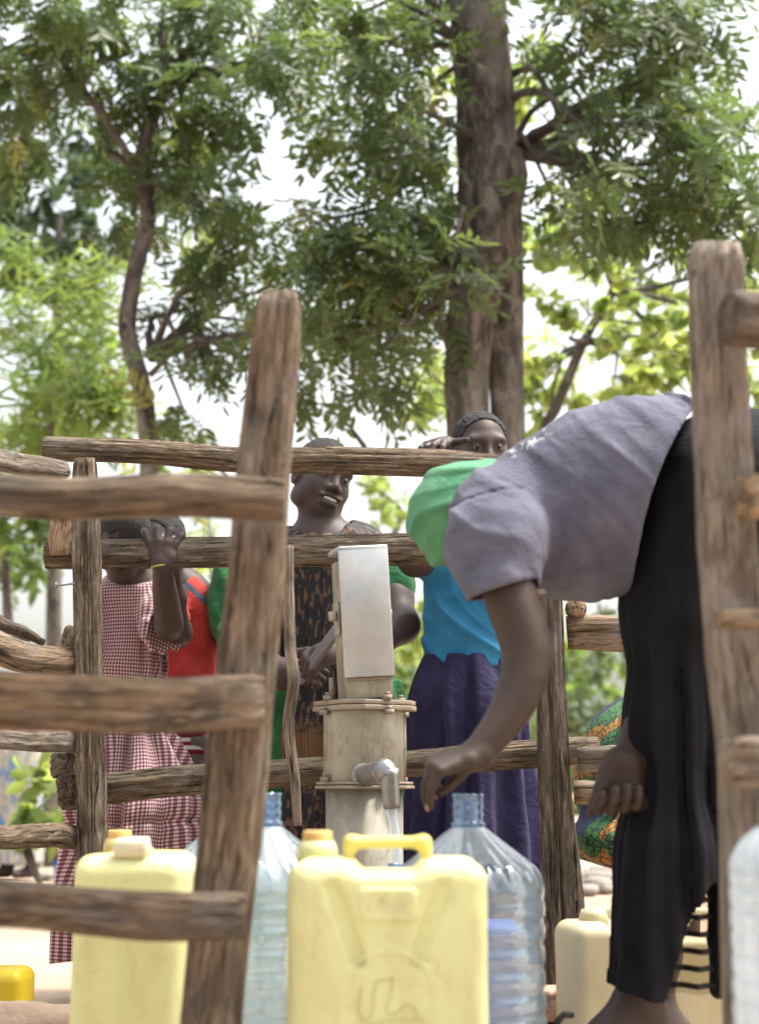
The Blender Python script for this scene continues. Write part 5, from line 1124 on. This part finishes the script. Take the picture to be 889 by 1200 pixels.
# others behind
def bg(label, base, D, cl, kind, mt, seed, trunk=None, **kw):
    t = tree(kw.pop('name', 'background_tree'), label, base, D, cl, kind, mt, kw.pop('dj', 1.5), seed, tw=False, **kw)
    if trunk is not None:
        px, py, r = trunk; g = 925+1900*.55/D; limb('trunk', [(base, g+3, D), (base+4, (g+py)/2+40, D), (px, py, D)], [r*1.2, r, r*.6], t, seed, n=10, step=.3)
    return t
bg('yellow-green spiky-leaved tree at the left above the top rail', 60, 12., [(20, 370, 50, 40), (75, 350, 55, 36, .7), (40, 430, 60, 40), (110, 400, 50, 36, .9), (90, 455, 60, 40), (25, 490, 50, 40), (120, 480, 40, 35), (70, 500, 60, 26), (15, 300, 30, 30, .5), (110, 325, 30, 22, .4)], 'narrow', M_leaf_mid, 201, (60, 420, 8), per=7, size=1.35, dens=1.6, gap=.34, droop=.1, tone=.32)
bg('tall dark tree far off in the upper left', 60, 17., [(60, 200, 70, 60), (30, 270, 60, 50), (100, 270, 50, 50), (200, 190, 60, 50), (240, 240, 50, 40), (60, 330, 60, 30), (100, 170, 40, 30), (10, 230, 30, 60)], 'far', M_leaf_grey, 202, (70, 250, 9), per=6, size=.75, dens=2.6, gap=.5, tone=-.2)
bg('light green bushy tree between the two trunks', 520, 14., [(250, 290, 40, 40, .5), (530, 130, 22, 50, .6), (525, 190, 20, 30, .5), (515, 420, 30, 50, .7), (490, 470, 30, 20, .5), (530, 470, 25, 35, .7), (215, 150, 40, 30, .5), (630, 60, 24, 40, .6)], 'simple', M_leaf_lime, 203, (528, 440, 5), per=6, size=1.1, dens=.9, gap=.36)
bg('pale feathery tree seen low between the rails and the pump', 455, 15., [(440, 560, 16, 16, .4), (455, 590, 14, 14, .3), (470, 690, 30, 40), (455, 760, 30, 40), (430, 720, 30, 40), (500, 740, 30, 50)], 'simple', M_leaf_lime, 204, (455, 640, 4), per=6, size=1.1, dens=.9, gap=.36)
limb('limb', [(455, 640, 15.), (470, 600, 15.), (440, 575, 15.), (415, 565, 15.)], [4, 3.5, 3, 1.5], bpy.data.objects['background_tree.003'], 77, n=8)
limb('limb', [(428, 525, 9.), (410, 500, 9.), (385, 478, 9.)], [3.2, 2.2, 1.5], T2, 78, n=8)
bg('rounded grey-green tree low on the right beyond the rails', 700, 24., [(690, 780, 50, 45), (740, 800, 60, 50), (660, 830, 40, 40), (720, 840, 60, 40), (780, 760, 50, 60), (830, 800, 60, 60), (690, 740, 40, 24, .7)], 'far', M_leaf_grey, 205, (700, 820, 5), per=6, size=.7, dens=1.2, gap=.55, tone=.25)
bg('yellowish tree in the far right corner behind the near post', 880, 15., [(880, 440, 40, 50, .8), (880, 620, 40, 80), (870, 700, 50, 60), (885, 340, 25, 40, .6)], 'simple', M_leaf_lime, 206, (885, 600, 6), per=6, size=1.2, dens=.9, gap=.38)
bg('green tree low at the left edge below the top rail', 10, 14., [(10, 580, 45, 40), (50, 600, 30, 30, .7), (10, 650, 35, 40), (40, 640, 25, 20, .5), (0, 540, 40, 30), (140, 840, 1, 1)][:5], 'simple', M_leaf_mid, 207, (5, 620, 8), per=7, size=1.2, dens=2.2, gap=.36)
bg('thin pale tree with sparse leaves seen between the left post and the winding trunk', 250, 16., [(250, 560, 22, 22, .5), (235, 620, 20, 30, .4), (300, 520, 26, 20, .4), (205, 530, 26, 18, .4), (240, 690, 16, 30, .5), (130, 520, 40, 18, .4)], 'simple', M_leaf_lime, 208, (245, 600, 3), per=6, size=.9, dens=.9, gap=.36)
bg('pale hazy tree far behind the bare branches on the right', 760, 19., [(700, 330, 60, 60, .6), (780, 400, 60, 60, .7), (660, 400, 40, 60, .6), (750, 460, 80, 36, .8), (840, 350, 50, 60, .6), (640, 250, 26, 50, .4)], 'simple', M_leaf_lime, 209, (760, 430, 4), per=6, size=1.2, dens=.8, gap=.5, tone=.2)
# low growth
def bush(label, px, py, D, cl, kind, mt, seed, **kw):
    t = tree('bush', label, px, D, cl, kind, mt, .3, seed, tw=False, **kw); t['category'] = 'bush'
    L = [tube([(t.location.x, D, 0), (t.location.x+random.uniform(-.2, .2), D+random.uniform(-.2, .2), .35), tuple(W(c[0], c[1], D))], [.02, .015, .006], 5, .2, caps=False)[:2] for c in cl]; V, F = join(L); part('stem', V, F, M_bark, t, attrs={'rest': V*.3}); return t
bush('bright yellow-green broadleaf plant between the far person and the post', 52, 945, 9.8, [(52, 942, 20, 13, 1.3), (60, 965, 22, 12), (48, 920, 14, 8, .5)], 'broad', M_leaf_lime, 301, per=4, size=.55, gap=.16)
bush('low green bush behind the fence by the red shirt', 255, 920, 10.5, [(240, 930, 34, 30), (320, 895, 20, 26), (280, 920, 30, 30)], 'simple', M_leaf_mid, 302, per=6, size=.9, gap=.26, tone=.1)
bush('pale scrubby bush at the foot of the left trees', 60, 900, 12.5, [(60, 890, 30, 30), (20, 900, 40, 40), (110, 910, 40, 40), (70, 930, 40, 30)], 'simple', M_leaf_mid, 303, per=6, size=.9, gap=.32, tone=.2)
bush('low dry green bush far beyond the pump post', 700, 960, 20., [(680, 900, 50, 30), (760, 905, 50, 30), (830, 900, 50, 30), (620, 910, 40, 26)], 'far', M_leaf_grey, 304, per=6, size=.5, gap=.4, tone=.2)
# far wood that closes the view
r_ = np.random.default_rng(5); n_ = 2600
xs_ = r_.uniform(-24, 24, n_); ys_ = 34+r_.uniform(0, 8, n_)+.02*xs_**2; zs_ = r_.random(n_)*(2.6+1.2*np.sin(xs_*.5)+1.0*np.sin(xs_*.21+1))
tips = np.stack([xs_, ys_, zs_], 1); ho = bpy.data.objects.new('far_wood', None)
pos_, M_, tn_, ti_ = place_leaves(tips, r_.normal(size=(n_, 3))*.5, 'far', 6, 1.3, 9, tone=.2)
Vs = []; Fs = []; Ts = []; off = 0
for k, (V, F) in enumerate(TEMP['far']):
    m = ti_ == k; v = np.einsum('nij,vj->nvi', M_[m], V)+pos_[m][:, None]; Vs.append(v.reshape(-1, 3)); Fs.append((F[None]+(np.arange(m.sum())*len(V))[:, None, None]+off).reshape(-1, 4)); Ts.append(np.repeat(tn_[m], len(V))); off += m.sum()*len(V)
bpy.data.objects.remove(ho)
o = part('far_wood', np.vstack(Vs), np.vstack(Fs), M_leaf_mid, None, False, {'tone': np.concatenate(Ts)}); tag(o, 'hazy line of distant green scrub and trees along the horizon', 'wood', kind='stuff')
